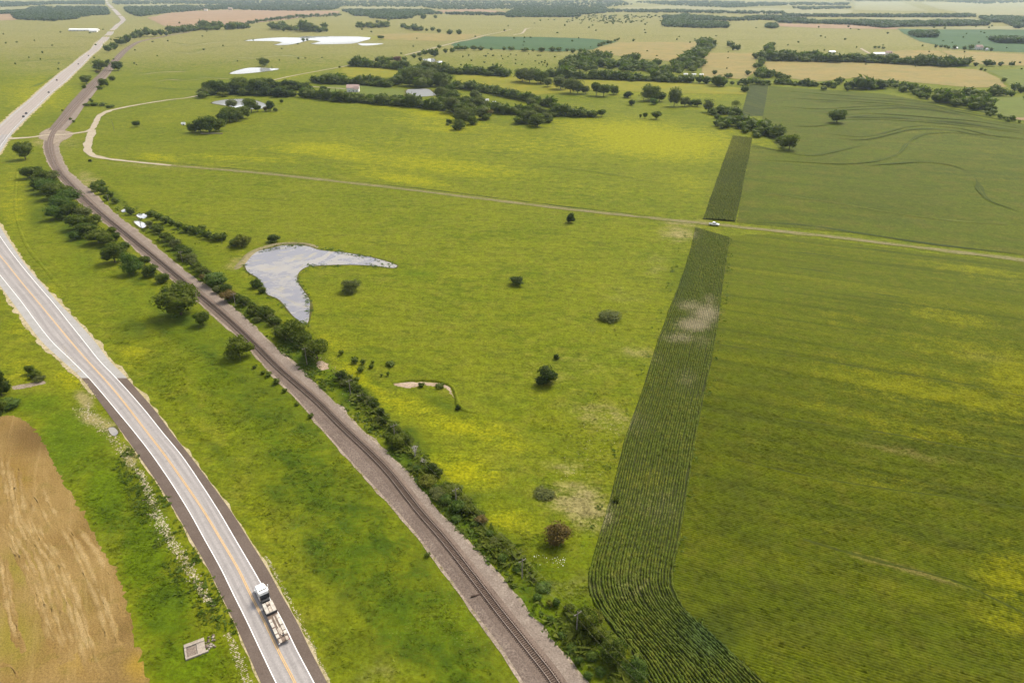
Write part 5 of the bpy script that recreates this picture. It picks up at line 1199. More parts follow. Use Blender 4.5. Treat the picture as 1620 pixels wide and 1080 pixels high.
# woods towards the horizon
def wood(name, poly, n, h, label, kind='wood_far'):
    poly = np.array(poly, float); lo, hi = poly.min(0), poly.max(0); P_ = []; tries = 0
    while len(P_) < n and tries < n * 30:
        tries += 1
        x = random.uniform(lo[0], hi[0]); y = random.uniform(lo[1], hi[1])
        if not inside(np.array([[x, y]]), poly)[0]: continue
        hh = h * random.uniform(.7, 1.25); d = depth(y); g = G(x, y)
        P_.append((g[0], g[1], g[2], hh * random.uniform(1.2, 2.0), hh))
    joined(name, P_, M[kind], label, 'wood')
WOODS = [
 ([(0, 4), (60, 5), (90, 3), (165, 2), (166, 8), (90, 7), (60, 9), (0, 12)], 260, 'far blue wood at the top left beyond the pale field'),
 ([(20, 24), (55, 12), (90, 12), (168, 12), (174, 24), (130, 27), (120, 31), (85, 34), (25, 32)], 420, 'large dark wood left of the far highway'),
 ([(0, 20), (50, 18), (25, 22), (0, 23)], 60, 'narrow wood at the left border under the pale field'),
 ([(178, 2), (330, 1), (540, 1), (540, 7), (380, 8), (270, 7), (180, 8)], 380, 'far blue wood at the top right of the highway'),
 ([(195, 13), (270, 11), (380, 9), (540, 8), (540, 12), (530, 16), (476, 18), (400, 17), (368, 15), (320, 17), (270, 21), (222, 27), (205, 23)], 560, 'wide dark wood above the ploughed field'),
 ([(540, 3), (640, 1), (800, 2), (980, 1), (1000, 8), (960, 12), (840, 15), (700, 16), (672, 12), (540, 11)], 620, 'wide blue wood at the top middle'),
 ([(540, 17), (680, 17), (690, 22), (800, 23), (820, 15), (960, 13), (958, 21), (940, 23), (890, 25), (840, 25), (760, 25), (690, 23), (640, 28), (560, 26)], 560, 'dark broken wood across the top middle'),
 ([(580, 29), (600, 26), (655, 24), (652, 30), (620, 31)], 60, 'small dark wood above the far row of trees'),
 ([(800, 26), (850, 25), (919, 27), (918, 28), (860, 28), (800, 28)], 60, 'thin line of wood above the pale pasture'),
 ([(1000, 4), (1100, 2), (1200, 5), (1345, 6), (1340, 9), (1240, 9), (1150, 13), (1060, 9)], 340, 'long blue wood at the top right'),
 ([(1340, 1), (1470, 1), (1640, 1), (1640, 4), (1560, 7), (1480, 3), (1340, 3)], 160, 'far blue wood on the right horizon'),
 ([(960, 17), (1080, 18), (1240, 21), (1240, 23), (1060, 21), (960, 20)], 120, 'thin wood line right of the top middle'),
 ([(1250, 13), (1340, 12), (1345, 14), (1270, 16)], 40, 'small thin wood in the pale far fields'),
 ([(1240, 25), (1350, 26), (1400, 26), (1540, 25), (1542, 28), (1400, 28), (1240, 27)], 160, 'thin straight wood line on the upper right'),
 ([(1050, 28), (1110, 28), (1150, 31), (1200, 33), (1150, 34), (1050, 32)], 110, 'dark wood strip above the hay fields'),
 ([(1050, 35), (1110, 37), (1150, 40), (1151, 45), (1110, 45), (1050, 43), (1048, 40)], 130, 'dark wood block left of the pink strip field'),
 ([(1180, 28), (1230, 28), (1290, 35), (1230, 33), (1180, 31)], 60, 'dark wood above the pink strip field'),
 ([(1230, 34), (1300, 36), (1390, 36), (1420, 37), (1500, 36), (1560, 37), (1562, 41), (1500, 42), (1430, 43), (1400, 45), (1350, 40), (1230, 37)], 330, 'long dark wood above the blue green right field'),
 ([(1548, 29), (1640, 29), (1640, 37), (1570, 36)], 150, 'dark wood at the right border'),
 ([(1213, 43), (1225, 41), (1230, 45), (1215, 46)], 16, 'small clump by the pink strip field'),
 ([(1072, 28), (1085, 23), (1090, 27), (1080, 40), (1055, 40), (1060, 36)], 60, 'wood at the left of the hay fields'),
 ([(1585, 37), (1600, 37), (1640, 44), (1610, 47), (1600, 42)], 24, 'small wood in the pale field on the right'),
 ([(1440, 55), (1480, 55), (1480, 60), (1450, 60)], 26, 'dark brush on the blue green right field'), ([(1570, 65), (1640, 66), (1640, 70), (1580, 69)], 40, 'dark brush strip at the right border')]
for poly_, n_, lab in WOODS: wood('wood', poly_, int(n_ * 3.2), 13, lab)

# continuous scrub under the hedges
# weeds and tussocks along the ditches and the overgrown strip
ROADP = np.vstack([pl[0][:30 * 8], pl[4][:30 * 8][::-1]]); RAILP = np.vstack([rl[0][:30 * 8], rl[2][:30 * 8][::-1]])
def tussocks(name, areas, mat, label, size, seed):
    r = np.random.default_rng(seed); V = []; F = []; nb = 0
    for poly_, n_ in areas:
        g = G([p_[0] for p_ in poly_], [p_[1] for p_ in poly_])[:, :2]; lo, hi = g.min(0), g.max(0)
        p = lo + r.random((n_ * 3, 2)) * (hi - lo); p = p[inside(p, g)]; p = p[~(inside(p, ROADP) | inside(p, RAILP))][:n_]
        clump = np.sin(p[:, 0] / 4.1 + np.sin(p[:, 1] / 6.3)) * np.sin(p[:, 1] / 5.2 + 1.7 * np.sin(p[:, 0] / 9)) + .4 * r.normal(size=len(p))
        p = p[clump > -.05]; n = len(p)
        s = size * (.5 + 1.0 * r.random(n) ** 2)[:, None]
        for k in range(5):
            off_ = r.normal(size=(n, 3)) * s * np.array([.55, .55, 0]); ctr = np.column_stack([p, hgt(p[:, 0], p[:, 1])]) + off_
            ctr[:, 2] += s[:, 0] * (.12 + .5 * r.random(n)) * (.55 if mat is M['ground'] else 1)
            fl = .1 if mat is M['ground'] else .22; a = r.normal(size=(n, 3)) * s * np.array([.5, .5, fl]); b_ = r.normal(size=(n, 3)) * s * np.array([.5, .5, fl])
            V.append(np.stack([ctr + a, ctr + b_, ctr - a - b_], 1).reshape(-1, 3)); F.append(np.arange(n * 3).reshape(-1, 3) + nb); nb += n * 3
    o = obj(name, mesh_np(name, np.vstack(V), np.vstack(F), mat), None, 'stuff'); tag(o, label, 'weeds')
    if mat is M['ground']: set_cover(o.data)
tussocks('weeds', [([(430, 540), (520, 590), (620, 700), (700, 790), (800, 880), (900, 970), (1030, 1090), (935, 1090), (840, 970), (740, 870), (690, 805), (600, 700), (530, 635), (430, 545)], 15000),
                   ([(300, 430), (380, 480), (480, 560), (540, 610), (510, 610), (430, 545), (330, 460)], 2500), ([(230, 660), (262, 700), (330, 830), (400, 1010), (300, 980), (240, 860), (180, 740)], 2600)], M['weed'], 'rank green weeds filling the strip between railway and pasture', .55, 3)
M['drygrass'] = leaf('dry_grass', (.15, .14, .03), (.18, .16, .045), (.22, .2, .08))
tussocks('dry_grass', [([(850, 640), (1000, 600), (980, 720), (950, 840), (930, 900), (860, 800), (830, 700)], 2600), ([(740, 840), (930, 840), (935, 1000), (860, 920)], 1500), ([(560, 480), (1030, 480), (1000, 620), (620, 600)], 2600)], M['ground'], 'pale dry grass tufts scattered over the lower pasture', .34, 4)
tussocks('ditch_grass', [([(160, 520), (230, 500), (400, 600), (560, 740), (800, 1090), (540, 1090), (440, 860), (330, 720), (220, 590)], 15000), ([(120, 680), (230, 760), (330, 960), (400, 1085), (240, 1085), (215, 960), (110, 760)], 5000)], M['ground'], 'green grass tufts on the verges of the highway', .42, 5)
tussocks('scrub', [([(140, 285), (180, 305), (235, 335), (330, 365), (385, 385), (360, 396), (300, 384), (240, 362), (270, 385), (330, 430), (400, 480), (450, 520), (510, 560), (500, 580), (440, 545), (360, 482), (280, 415), (225, 368), (150, 310)], 1500),
                   ([(520, 585), (560, 600), (620, 665), (700, 750), (770, 812), (790, 850), (700, 800), (620, 705), (560, 640)], 2200), ([(770, 815), (830, 890), (900, 975), (960, 1040), (1000, 1085), (960, 1085), (880, 1000), (800, 910), (750, 840)], 1500),
                   ([(36, 275), (80, 272), (150, 345), (190, 375), (175, 395), (140, 385), (95, 350), (58, 310)], 1100), ([(900, 975), (960, 1000), (1020, 1065), (1010, 1090), (930, 1060)], 500)], M['broad'], 'low tangled scrub filling the ground under the hedges along the railway', 1.15, 8)
tussocks('strip_margin', [([(1090, 360), (1060, 470), (1030, 560), (985, 690), (955, 800), (930, 880), (925, 930), (960, 1000), (945, 1000), (915, 940), (918, 880), (940, 800), (972, 690), (1018, 560), (1048, 470), (1082, 365)], 2600),
                          ([(1155, 378), (1140, 480), (1118, 600), (1098, 692), (1080, 806), (1060, 895), (1076, 962), (1200, 1085), (1212, 1085), (1092, 955), (1074, 895), (1098, 806), (1114, 692), (1132, 600), (1152, 480), (1162, 378)], 4200)], M['weed'], 'ragged weeds along both margins of the crop strip', .5, 9)
tussocks('shore_grass', [([(378, 413), (393, 398), (427, 389), (483, 385), (540, 395), (632, 416), (634, 424), (585, 424), (490, 425), (478, 432), (474, 443), (492, 470), (496, 490), (488, 516), (478, 512), (485, 500), (482, 470), (466, 443), (470, 428), (487, 418), (583, 417), (620, 418), (540, 402), (483, 392), (430, 396), (396, 404), (392, 415), (396, 432), (412, 442), (424, 463), (455, 485), (467, 501), (462, 504), (448, 490), (418, 467), (404, 442), (388, 431)], 2400)], M['green'], 'rushes and rank grass along the shore of the pond', .55, 11)
# ================================================================== THINGS
M['wpaint'] = plain('white_truck_paint', (.78, .78, .76), .3, .5, 0, .05)
M['glass'] = plain('dark_glass', (.02, .024, .028), .08, .6, 0, 0)
M['rubber'] = plain('tyre_rubber', (.025, .025, .025), .85, .2)
M['darkmetal'] = plain('dark_metal', (.05, .05, .052), .5, .4, .2)
M['chrome'] = plain('bright_metal', (.55, .55, .55), .25, .5, .8)
M['deck'] = plain('pale_deck_planks', (.38, .33, .27), .85, .2, 0, .35, 1.2)
M['rust'] = plain('rusty_deck_steel', (.15, .11, .085), .8, .2, 0, .4, 1.5)
M['palesteel'] = plain('pale_side_plate', (.42, .385, .33), .6, .3, 0, .25, 1.4)
M['wire'] = plain('weathered_wire', (.2, .19, .12), .6, .2)
M['redlamp'] = plain('red_lamp', (.4, .02, .015), .3, .5)
M['lamp'] = plain('clear_lamp', (.7, .7, .65), .15, .6)
M['carblack'] = plain('black_car_paint', (.02, .02, .022), .25, .5); M['carblue'] = plain('dark_blue_car_paint', (.025, .03, .05), .25, .5); M['carred'] = plain('dark_red_car_paint', (.09, .02, .02), .25, .5)
M['roofred'] = plain('pinkish_roof', (.42, .3, .26), .8, .2); M['wallw'] = plain('white_wall', (.72, .7, .66), .8, .2, 0, .06); M['roofgrey'] = plain('grey_metal_roof', (.34, .33, .32), .5, .4, .2); M['roofw'] = plain('white_metal_roof', (.74, .74, .73), .45, .4); M['walltan'] = plain('tan_wall', (.4, .32, .24), .85, .2)

def wheel(parent, x, y, r=.52, w=.32, dual=False):
    t = MB().tube((x - w / 2, y, r), (x + w / 2, y, r), r, n=14).build('wheel', M['rubber'], parent)
    MB().tube((x - w / 2 - .012, y, r), (x + w / 2 + .012, y, r), r * .55, n=12).build('rim', M['chrome'], t)
# ---- semi truck with an empty drop-deck trailer, +Y is forward
pr, pf = G(451.5, 1019), G(411, 931)
dr = (pf - pr)[:2]; Lt = float(np.linalg.norm(dr)); rz = math.atan2(dr[1], dr[0]) - math.pi / 2
tr = empty('semi_truck', (float(pr[0]), float(pr[1]), .085), rz, None, 'white semi truck pulling an empty drop deck flatbed trailer along the highway', 'semi truck')
k = Lt / 19.8
print('truck length', Lt)
Y = 19.8                                        # nose
# cab
MB().prism([(Y - 4.9, .75), (Y - 4.9, 3.0), (Y - 4.5, 3.25), (Y - 3.9, 3.2), (Y - 3.05, 2.75), (Y - 2.55, 2.0), (Y - 2.4, .8)], -1.22, 1.22).build('cab', M['wpaint'], tr, .07)
MB().prism([(Y - 2.45, .75), (Y - 2.5, 2.0), (Y - .9, 1.82), (Y - .12, 1.55), (Y - .05, .75)], -1.02, 1.02).build('hood', M['wpaint'], tr, .08)
for s in (-1, 1): MB().prism([(Y - 2.3, .75), (Y - 2.2, 1.35), (Y - 1.6, 1.5), (Y - .7, 1.4), (Y - .2, 1.05), (Y - .2, .75)], s * 1.02, s * 1.24).build('fender', M['wpaint'], tr, .04)
MB().add([(-1.05, Y - 3.04, 2.72), (1.05, Y - 3.04, 2.72), (1.1, Y - 2.62, 2.09), (-1.1, Y - 2.62, 2.09), (-1.05, Y - 2.98, 2.76), (1.05, Y - 2.98, 2.76), (1.1, Y - 2.55, 2.12), (-1.1, Y - 2.55, 2.12)], [(4, 5, 6, 7), (0, 3, 2, 1), (0, 1, 5, 4), (1, 2, 6, 5), (2, 3, 7, 6), (3, 0, 4, 7)]).build('windshield', M['glass'], tr)
for s in (-1, 1):
    MB().box(s * 1.235 - .012, s * 1.235 + .012, Y - 3.95, Y - 3.1, 1.9, 2.5).build('side_window', M['glass'], tr)
    mr = MB().box(s * 1.52 - .1, s * 1.52 + .1, Y - 2.75, Y - 2.55, 2.0, 2.75).build('side_mirror', M['wpaint'], tr, .02)
    MB().tube((s * 1.22, Y - 2.7, 2.3), (s * 1.45, Y - 2.65, 2.35), .03, n=5).build('mirror_arm', M['darkmetal'], mr)
    MB().box(s * .8 - .16, s * .8 + .16, Y - .16, Y - .02, 1.05, 1.3).build('headlight', M['lamp'], tr, .02)
    MB().tube((s * 1.12, Y - 5.15, .9), (s * 1.12, Y - 5.15, 3.4), .09, n=8).build('exhaust_stack', M['chrome'], tr)
    MB().tube((s * .92, Y - 4.8, .55), (s * .92, Y - 3.4, .55), .33, n=12).build('fuel_tank', M['chrome'], tr)
MB().box(-.55, .55, Y - .07, Y + .0, .85, 1.5).build('grille', M['chrome'], tr)
MB().box(-1.2, 1.2, Y - .12, Y + .12, .42, .8).build('bumper', M['chrome'], tr, .04)
MB().box(-.85, .85, Y - 4.35, Y - 4.1, 3.2, 3.31).build('roof_vent', M['darkmetal'], tr)
MB().box(-1.1, 1.1, Y - 4.97, Y - 4.902, .95, 2.3).build('cab_back', M['darkmetal'], tr)
MB().box(-.45, .45, Y - 9.9, Y - .4, .62, .95).build('chassis_frame', M['darkmetal'], tr)
MB().box(-.75, .75, Y - 8.6, Y - 7.5, .951, 1.1, .1, .2, .2).build('fifth_wheel', M['darkmetal'], tr)
MB().box(-.9, .9, Y - 6.1, Y - 5.4, .951, 1.35).build('tool_box', M['darkmetal'], tr)
for y in (Y - 1.35,):
    for s in (-1, 1): wheel(tr, s * 1.02, y)
for y in (Y - 7.5, Y - 8.8):
    for s in (-1, 1): wheel(tr, s * .95, y, .52, .58)
# trailer: gooseneck deck, step, low deck with side plates, beaver tail
YF = Y - 6.75; YS = YF - 3.7
MB().box(-1.22, 1.22, YS, YF, 1.3, 1.46).build('upper_deck', M['deck'], tr)
for x0 in (-1.15, -.38, .42):
    MB().box(x0, x0 + .72, YS + .1, YF - .1, 1.463, 1.53).build('deck_plank_panel', M['palesteel'] if x0 < -.5 or x0 > .3 else M['deck'], tr)
MB().box(-.36, -.3, YS + .1, YF - .1, 1.463, 1.58).build('deck_rail', M['rust'], tr); MB().box(.35, .41, YS + .1, YF - .1, 1.463, 1.58).build('deck_rail', M['rust'], tr)
MB().box(-.3, .3, YF - 1.5, YF - 1.0, 1.535, 1.72).build('chain_box', M['rust'], tr)
MB().box(-1.25, 1.25, YS - .16, YS - .002, .95, 1.62).build('step_wall', M['darkmetal'], tr)
MB().box(-1.2, 1.2, 1.5, YS - .165, .78, .98).build('low_deck', M['rust'], tr)
MB().box(-.5, .5, 1.6, YS - .3, .35, .778).build('trailer_frame', M['darkmetal'], tr)
seg = [(-1, YS - 1.6, 1.2), (-1, YS - 3.4, 1.7), (-1, YS - 6.3, 1.8), (-1, YS - 8.0, 1.2), (1, YS - .4, 1.5), (1, YS - 2.1, 2.9), (1, YS - 5.3, 1.9), (1, YS - 7.3, 1.1)]
seg = [(-1, 1.7, 1.1), (-1, 3.1, 1.7), (-1, 5.3, 1.5), (-1, 7.0, .9), (1, 1.9, 1.1), (1, 3.3, 1.5), (1, 5.1, 2.1), (1, 7.35, 1.2)]
for s, y0, l in seg:
    y1 = min(y0 + l, YS - .2)
    MB().box(s * .9 - .32, s * .9 + .32, y0, y1, .983, 1.06).build('side_plate', M['palesteel'], tr)
MB().box(-.34, .42, 2.6, 4.4, .983, 1.04).build('deck_plank_panel', M['deck'], tr)
MB().box(-.3, .3, 5.3, 7.9, .983, 1.03).build('deck_plank_panel', M['rust'], tr)
MB().box(-.1, .16, 2.0, 8.4, 1.045, 1.12).build('centre_beam', M['deck'], tr)
MB().tube((.3, 1.75, 1.0), (.3, 1.75, 1.25), .2, n=10).build('winch_drum', M['darkmetal'], tr)
MB().box(-1.22, 1.22, .25, 1.48, .62, .9, 0, .1, 0).build('tail_ramp', M['rust'], tr)
for s in (-1, 1):
    MB().box(s * .75 - .28, s * .75 + .28, .1, 1.3, .905, .98).build('ramp', M['deck'], tr)
    MB().box(s * 1.1 - .1, s * 1.1 + .1, .17, .245, .62, .8).build('tail_light', M['redlamp'], tr)
MB().box(-1.28, -1.05, .0, .16, .82, .95).build('end_marker', M['wpaint'], tr)
for y in (2.2, 3.5):
    for s in (-1, 1): wheel(tr, s * .86, y, .38, .5)
MB().box(-1.21, 1.21, 1.49, 4.2, .6, .778).build('axle_cover', M['darkmetal'], tr) if False else None
tr.scale = (1, k, 1)

# ---- white pickup on the lane
def vehicle(name, x, y, z, rz, paint, label, kind='sedan', group=None, sc=1.0):
    t = empty(name, (x, y, z), rz, (sc, sc, sc), label, 'pickup' if kind == 'pickup' else 'car', group)
    if kind == 'pickup':
        MB().prism([(0, .5), (0, 1.02), (.1, 1.1), (1.75, 1.12), (3.9, 1.12), (4.3, 1.1), (5.5, 1.0), (5.68, .85), (5.7, .5)], -.98, .98).build('body', paint, t, .06)
        MB().prism([(1.8, 1.121), (1.95, 1.86), (3.2, 1.9), (4.3, 1.101)], -.86, .86).build('cabin', paint, t, .05)
        for s in (-1, 1):
            MB().prism([(2.05, 1.2), (2.15, 1.72), (2.85, 1.74), (2.85, 1.2)], s * .865, s * .88).build('side_window', M['glass'], t)
            MB().prism([(2.95, 1.2), (2.95, 1.74), (3.2, 1.74), (3.95, 1.2)], s * .865, s * .88).build('side_window', M['glass'], t)
            MB().box(s * .72 - .14, s * .72 + .14, 5.69, 5.73, .75, .92).build('headlight', M['lamp'], t)
            MB().box(s * .85 - .08, s * .85 + .08, -.04, .01, .75, 1.0).build('tail_light', M['redlamp'], t)
        MB().add([(-.78, 3.28, 1.89), (.78, 3.28, 1.89), (.82, 4.26, 1.17), (-.82, 4.26, 1.17)], [(0, 1, 2, 3)]).build('windshield', M['glass'], t)
        MB().box(-.8, .8, .1, 1.72, 1.105, 1.135).build('bed_floor', M['darkmetal'], t)
        for yy in (1.05, 4.6):
            for s in (-1, 1): wheel(t, s * .86, yy, .4, .26)
    else:
        MB().prism([(0, .35), (0, .85), (.9, .95), (3.2, .92), (4.4, .78), (4.55, .6), (4.55, .35)], -.9, .9).build('body', paint, t, .06)
        MB().prism([(.6, .93), (1.15, 1.42), (2.5, 1.45), (3.3, .92)], -.76, .76).build('cabin', M['glass'], t, .03)
        MB().box(-.7, .7, 1.25, 2.4, 1.452, 1.49).build('roof', paint, t)
        for yy in (.85, 3.6):
            for s in (-1, 1): wheel(t, s * .8, yy, .33, .22)
    return t
pa, pb = G(1121.5, 356), G(1137.5, 357.8)
d_ = (pb - pa)[:2]; vehicle('pickup_truck', float(pa[0]), float(pa[1]), .21, math.atan2(d_[1], d_[0]) - math.pi / 2, M['wpaint'], 'white pickup truck on the dirt lane at the corner of the crop strips', 'pickup', None, float(np.linalg.norm(d_)) / 5.7)
LABS = ['dark car on the upper highway, nearer one of a close pair', 'dark car on the upper highway, farther one of a close pair', 'black car alone on the highway, third up from the crossing road', 'dark car alone on the highway, fourth up from the crossing road', 'dark car at the right edge of the far highway', 'farthest tiny dark car on the highway before the bend']
hwc = pl[2]
for (px, py, pt), lb in zip(((37, 186, 'carblack'), (41.5, 181, 'carblue'), (77, 147.5, 'carblack'), (90, 128, 'carred'), (124, 102.5, 'carblack'), (140, 89, 'carblue')), LABS):
    g = G(px, py); i_ = int(np.argmin(np.linalg.norm(hwc - g[:2], axis=1))); tg = hwc[min(i_ + 1, len(hwc) - 1)] - hwc[i_ - 1]
    vehicle('car', float(g[0]), float(g[1]), float(g[2]) + .14, math.atan2(tg[1], tg[0]) - math.pi / 2, M[pt], lb, 'sedan', 'cars on the upper highway', 1.15)

# ---- utility poles and wires
POLES = [(173, 322, 12), (224, 362, 14), (289, 415, 17), (373, 485, 22), (486, 577, 28), (555, 626, 26), (625, 698, 27), (722, 800, 20), (826, 914, 25), (912, 1000, 30), (1030, 1125, 30)]
tops = []; PO = []
desc = ['above the creek pools', 'beside the willow bushes', 'at the top of the dark hedge', 'in front of the bare brownish tree', 'with a crossarm under the dense clump', 'below the dense clump', 'beside the bleached dead tree', 'among shrubs below the dead tree', 'in the open weeds below the brown bush', 'near the yellow green bush at the crop bend', 'past the bottom border']
for (px, py, h), dsc in zip(POLES, desc):
    g = G(px, py); d = depth(py); dep = math.atan2(CAM_H, np.hypot(g[0], g[1])); hm = h * d / FPX / math.cos(dep); hm = min(max(hm, 6.5), 9.5)
    PO.append((g, hm, dsc))
for i_, (g, hm, dsc) in enumerate(PO):
    nx = PO[min(i_ + 1, len(PO) - 1)][0] - PO[max(i_ - 1, 0)][0]; a = math.atan2(nx[1], nx[0])
    t = empty('utility_pole', (float(g[0]), float(g[1]), 0), a, None, 'weathered wooden utility pole ' + dsc, 'utility pole', 'utility poles along the railway')
    MB().tube((0, 0, -.3), (0, 0, hm), .17, .11, 8).build('pole', M['wood'], t)
    c = MB().box(-.06, .06, -1.1, 1.1, hm - .75, hm - .6).build('crossarm', M['wood'], t)
    for s in (-.95, .95): MB().tube((0, s, hm - .6), (0, s, hm - .42), .06, .04, 6).build('insulator', M['lamp'], c)
    ax = np.array([-math.sin(a), math.cos(a)])
    tops.append([(g[0] + ax[0] * s, g[1] + ax[1] * s, hm - .4) for s in (-.95, .95)])
for i_ in range(len(tops) - 1):
    for s in (0, 1):
        a = Vector(tops[i_][s]); b = Vector(tops[i_ + 1][s]); mb = MB(); pv = a
        for k_ in range(1, 13):
            u = k_ / 12; q_ = a.lerp(b, u); q_.z -= 1.0 * 4 * u * (1 - u) * .8
            mb.tube(pv, q_, .011, n=4, caps=False); pv = q_
        o = mb.build('overhead_wire', M['wire']); tag(o, 'thin overhead wire, ' + ('pasture' if s == 0 else 'rail') + ' side, from the pole ' + ' '.join(PO[i_][2].split()[:8]), 'wire', 'wires of the railway pole line')
g = G(181, 207); t = empty('utility_pole', (float(g[0]), float(g[1]), float(g[2])), .4, None, 'thin wooden pole standing alone beside the gravel road bend', 'utility pole')
MB().tube((0, 0, -.3), (0, 0, 10.5), .2, .13, 8).build('pole', M['wood'], t); MB().box(-.06, .06, -1, 1, 9.6, 9.75).build('crossarm', M['wood'], t)

# ---- concrete culvert in the verge
ga, gb, gc_ = G(283, 1025)[:2], G(315, 1013)[:2], G(294, 1045)[:2]
ux = (gb - ga); Lc = float(np.linalg.norm(ux)); Wc = float(np.linalg.norm(gc_ - ga)); rzc = math.atan2(ux[1], ux[0])
t = empty('concrete_culvert', (float(gc_[0]), float(gc_[1]), 0), rzc, None, 'pale concrete culvert headwall with rubble at its end in the lower left verge', 'culvert')
L, W = Lc, Wc
MB().box(0, L, .02, W - .02, -.4, .08).build('floor_slab', M['concrete'], t, .02)
MB().box(0, L, W - .95, W, -.4, .42).build('side_wall', M['concrete'], t, .04)
MB().box(.05, L + .5, 0, .5, -.4, .4).build('side_wall', M['concrete'], t, .04)
MB().box(-.02, .4, .502, W - .952, -.4, .34).build('end_wall', M['concrete'], t, .04)
MB().box(.42, L * .55, .6, W - 1.3, .082, .28).build('silt', M['service'], t, .03)
MB().box(L * .6, L, .52, W - 1.0, .082, .3).build('apron', M['concrete'], t, .03)
rs = random.Random(4)
for k_ in range(22):
    x = L + .2 + rs.random() * 1.9; y = .4 + rs.random() * (W - .4); s = rs.uniform(.22, .45)
    v = ICO1[0] * (1 + .18 * rng.normal(size=(len(ICO1[0]), 1))) * np.array([s, s * .8, s * .6]) + np.array([x, y, s * .3])
    obj('stone', mesh_np('stone', v, ICO1[1], M['concrete'] if rs.random() < .4 else M['bed']), t)

# ---- riprap stones along the shoulder
def stones(name, pts, n, w, smin, smax, m, lab, seed):
    r = np.random.default_rng(seed); p = path(pts, .5); nn = normals(p); i_ = r.integers(0, len(p), n)
    wv = np.interp(i_ / len(p), np.linspace(0, 1, len(w)), w)
    c = p[i_] + nn[i_] * (r.normal(size=n) * wv)[:, None]
    OV = np.array([(1, 0, 0), (0, 1, 0), (-1, 0, 0), (0, -1, 0), (0, 0, 1)], float); OF = np.array([(0, 1, 4), (1, 2, 4), (2, 3, 4), (3, 0, 4)])
    s = smin + (smax - smin) * r.random(n) ** 2.2
    a = r.random(n) * 6.28
    V = OV[None] * (1 + .35 * r.normal(size=(n, 5, 1))).clip(.4, 1.7) * s[:, None, None]
    V[..., 2] = np.abs(V[..., 2]) * .7
    x = V[..., 0] * np.cos(a)[:, None] - V[..., 1] * np.sin(a)[:, None] + c[:, :1]; y = V[..., 0] * np.sin(a)[:, None] + V[..., 1] * np.cos(a)[:, None] + c[:, 1:]
    v = np.stack([x, y, V[..., 2] + .02], -1).reshape(-1, 3); f_ = (OF[None] + np.arange(n)[:, None, None] * 5).reshape(-1, 3)
    tag(obj(name, mesh_np(name, v, f_, m), None, 'stuff'), lab, 'stones')
M['riprap'] = mineral('limestone_riprap', (.4, .35, .26), (.3, .25, .17), .6, .4)
stones('riprap', [(222, 745), (246, 810), (275, 862), (300, 902), (322, 940), (338, 958)], 1500, [.35, .55, .8, .75, .6, .35], .09, .3, M['riprap'], 'band of pale limestone rocks in the ditch left of the highway', 1)
stones('riprap', [(360, 1002), (372, 1030), (385, 1065), (396, 1090)], 300, [.3, .5, .5], .08, .26, M['riprap'], 'short band of pale rocks near the bottom border left of the highway', 2)
stones('riprap', [(130, 640), (150, 665), (178, 690), (205, 730), (222, 750)], 500, [1.2, 1.5, 1.2, .8, .6], .09, .3, M['riprap'], 'scattered pale rocks below the end of the concrete shoulder', 3)
stones('riprap', [(420, 880), (440, 915), (470, 972), (500, 1035), (522, 1080)], 380, [.2, .25, .2], .06, .22, M['riprap'], 'thin line of pale stones along the right shoulder of the highway', 4)
stones('riprap', [(98, 545), (120, 585), (140, 615), (150, 630)], 300, [.5, .7, .6], .1, .3, M['sand'], 'sandy stones along the left edge of the concrete shoulder', 6)
stones('litter', [(540, 610), (575, 650), (610, 700), (630, 705)], 60, [2.2, 2], .1, .3, M['riprap'], 'pale stones and litter in the weeds beside the railway', 7)
stones('litter', [(500, 560), (520, 580), (545, 600)], 60, [1.0, 1.4], .1, .32, M['clay'], 'pale rubble at the foot of the dense clump', 8)
stones('wild_flowers', [(845, 880), (870, 885), (892, 890)], 40, [1.0, 1.0], .06, .16, M['white'], 'white wild flowers in the grass below the brown bush', 9)
stones('wild_flowers', [(885, 755), (910, 745), (960, 690), (990, 660)], 260, [2.5, 5, 5], .06, .16, M['riprap'], 'pale flower heads scattered over the lower pasture', 10)
o = MB().box(-1.6, 1.6, -.15, .15, 0, .3).build('old_tie', M['tie']); g = G(755, 942); o.location = (float(g[0]), float(g[1]), .1); o.rotation_euler = (0, 0, .3); tag(o, 'loose old wooden tie lying on the ballast left of the track', 'railway tie')

# ---- farm buildings
def gable(parent, x, y, l, w, hw, hr, wall, roof, nwin=3, door=True, name='wall'):
    b = MB().prism([(y - w / 2, 0), (y - w / 2, hw), (y, hw + hr * .98), (y + w / 2, hw), (y + w / 2, 0)], x - l / 2, x + l / 2).build('wall', wall, parent)
    e = .5; rf = MB(); th = .18
    for s in (-1, 1):
        z0 = hw - e * hr / (w / 2)
        rf.add([(x - l / 2 - e, y + s * (w / 2 + e), z0), (x + l / 2 + e, y + s * (w / 2 + e), z0), (x + l / 2 + e, y, hw + hr), (x - l / 2 - e, y, hw + hr),
                (x - l / 2 - e, y + s * (w / 2 + e), z0 + th), (x + l / 2 + e, y + s * (w / 2 + e), z0 + th), (x + l / 2 + e, y, hw + hr + th), (x - l / 2 - e, y, hw + hr + th)],
               [(0, 1, 2, 3), (4, 5, 6, 7), (0, 1, 5, 4), (1, 2, 6, 5), (3, 0, 4, 7)])
    rf.build('roof', roof, parent)
    for k_ in range(nwin):
        xx = x - l / 2 + (k_ + .6) * l / nwin
        MB().box(xx - .6, xx + .6, y - w / 2 - .05, y - w / 2 + .03, 1.0, min(hw - .4, 2.3)).build('window', M['glass'], parent)
    if door:
        xx = x + l * .05; MB().box(xx - .55, xx + .55, y - w / 2 - .06, y - w / 2 + .03, 0, 2.1).build('door', M['darkmetal'], parent)
    return b
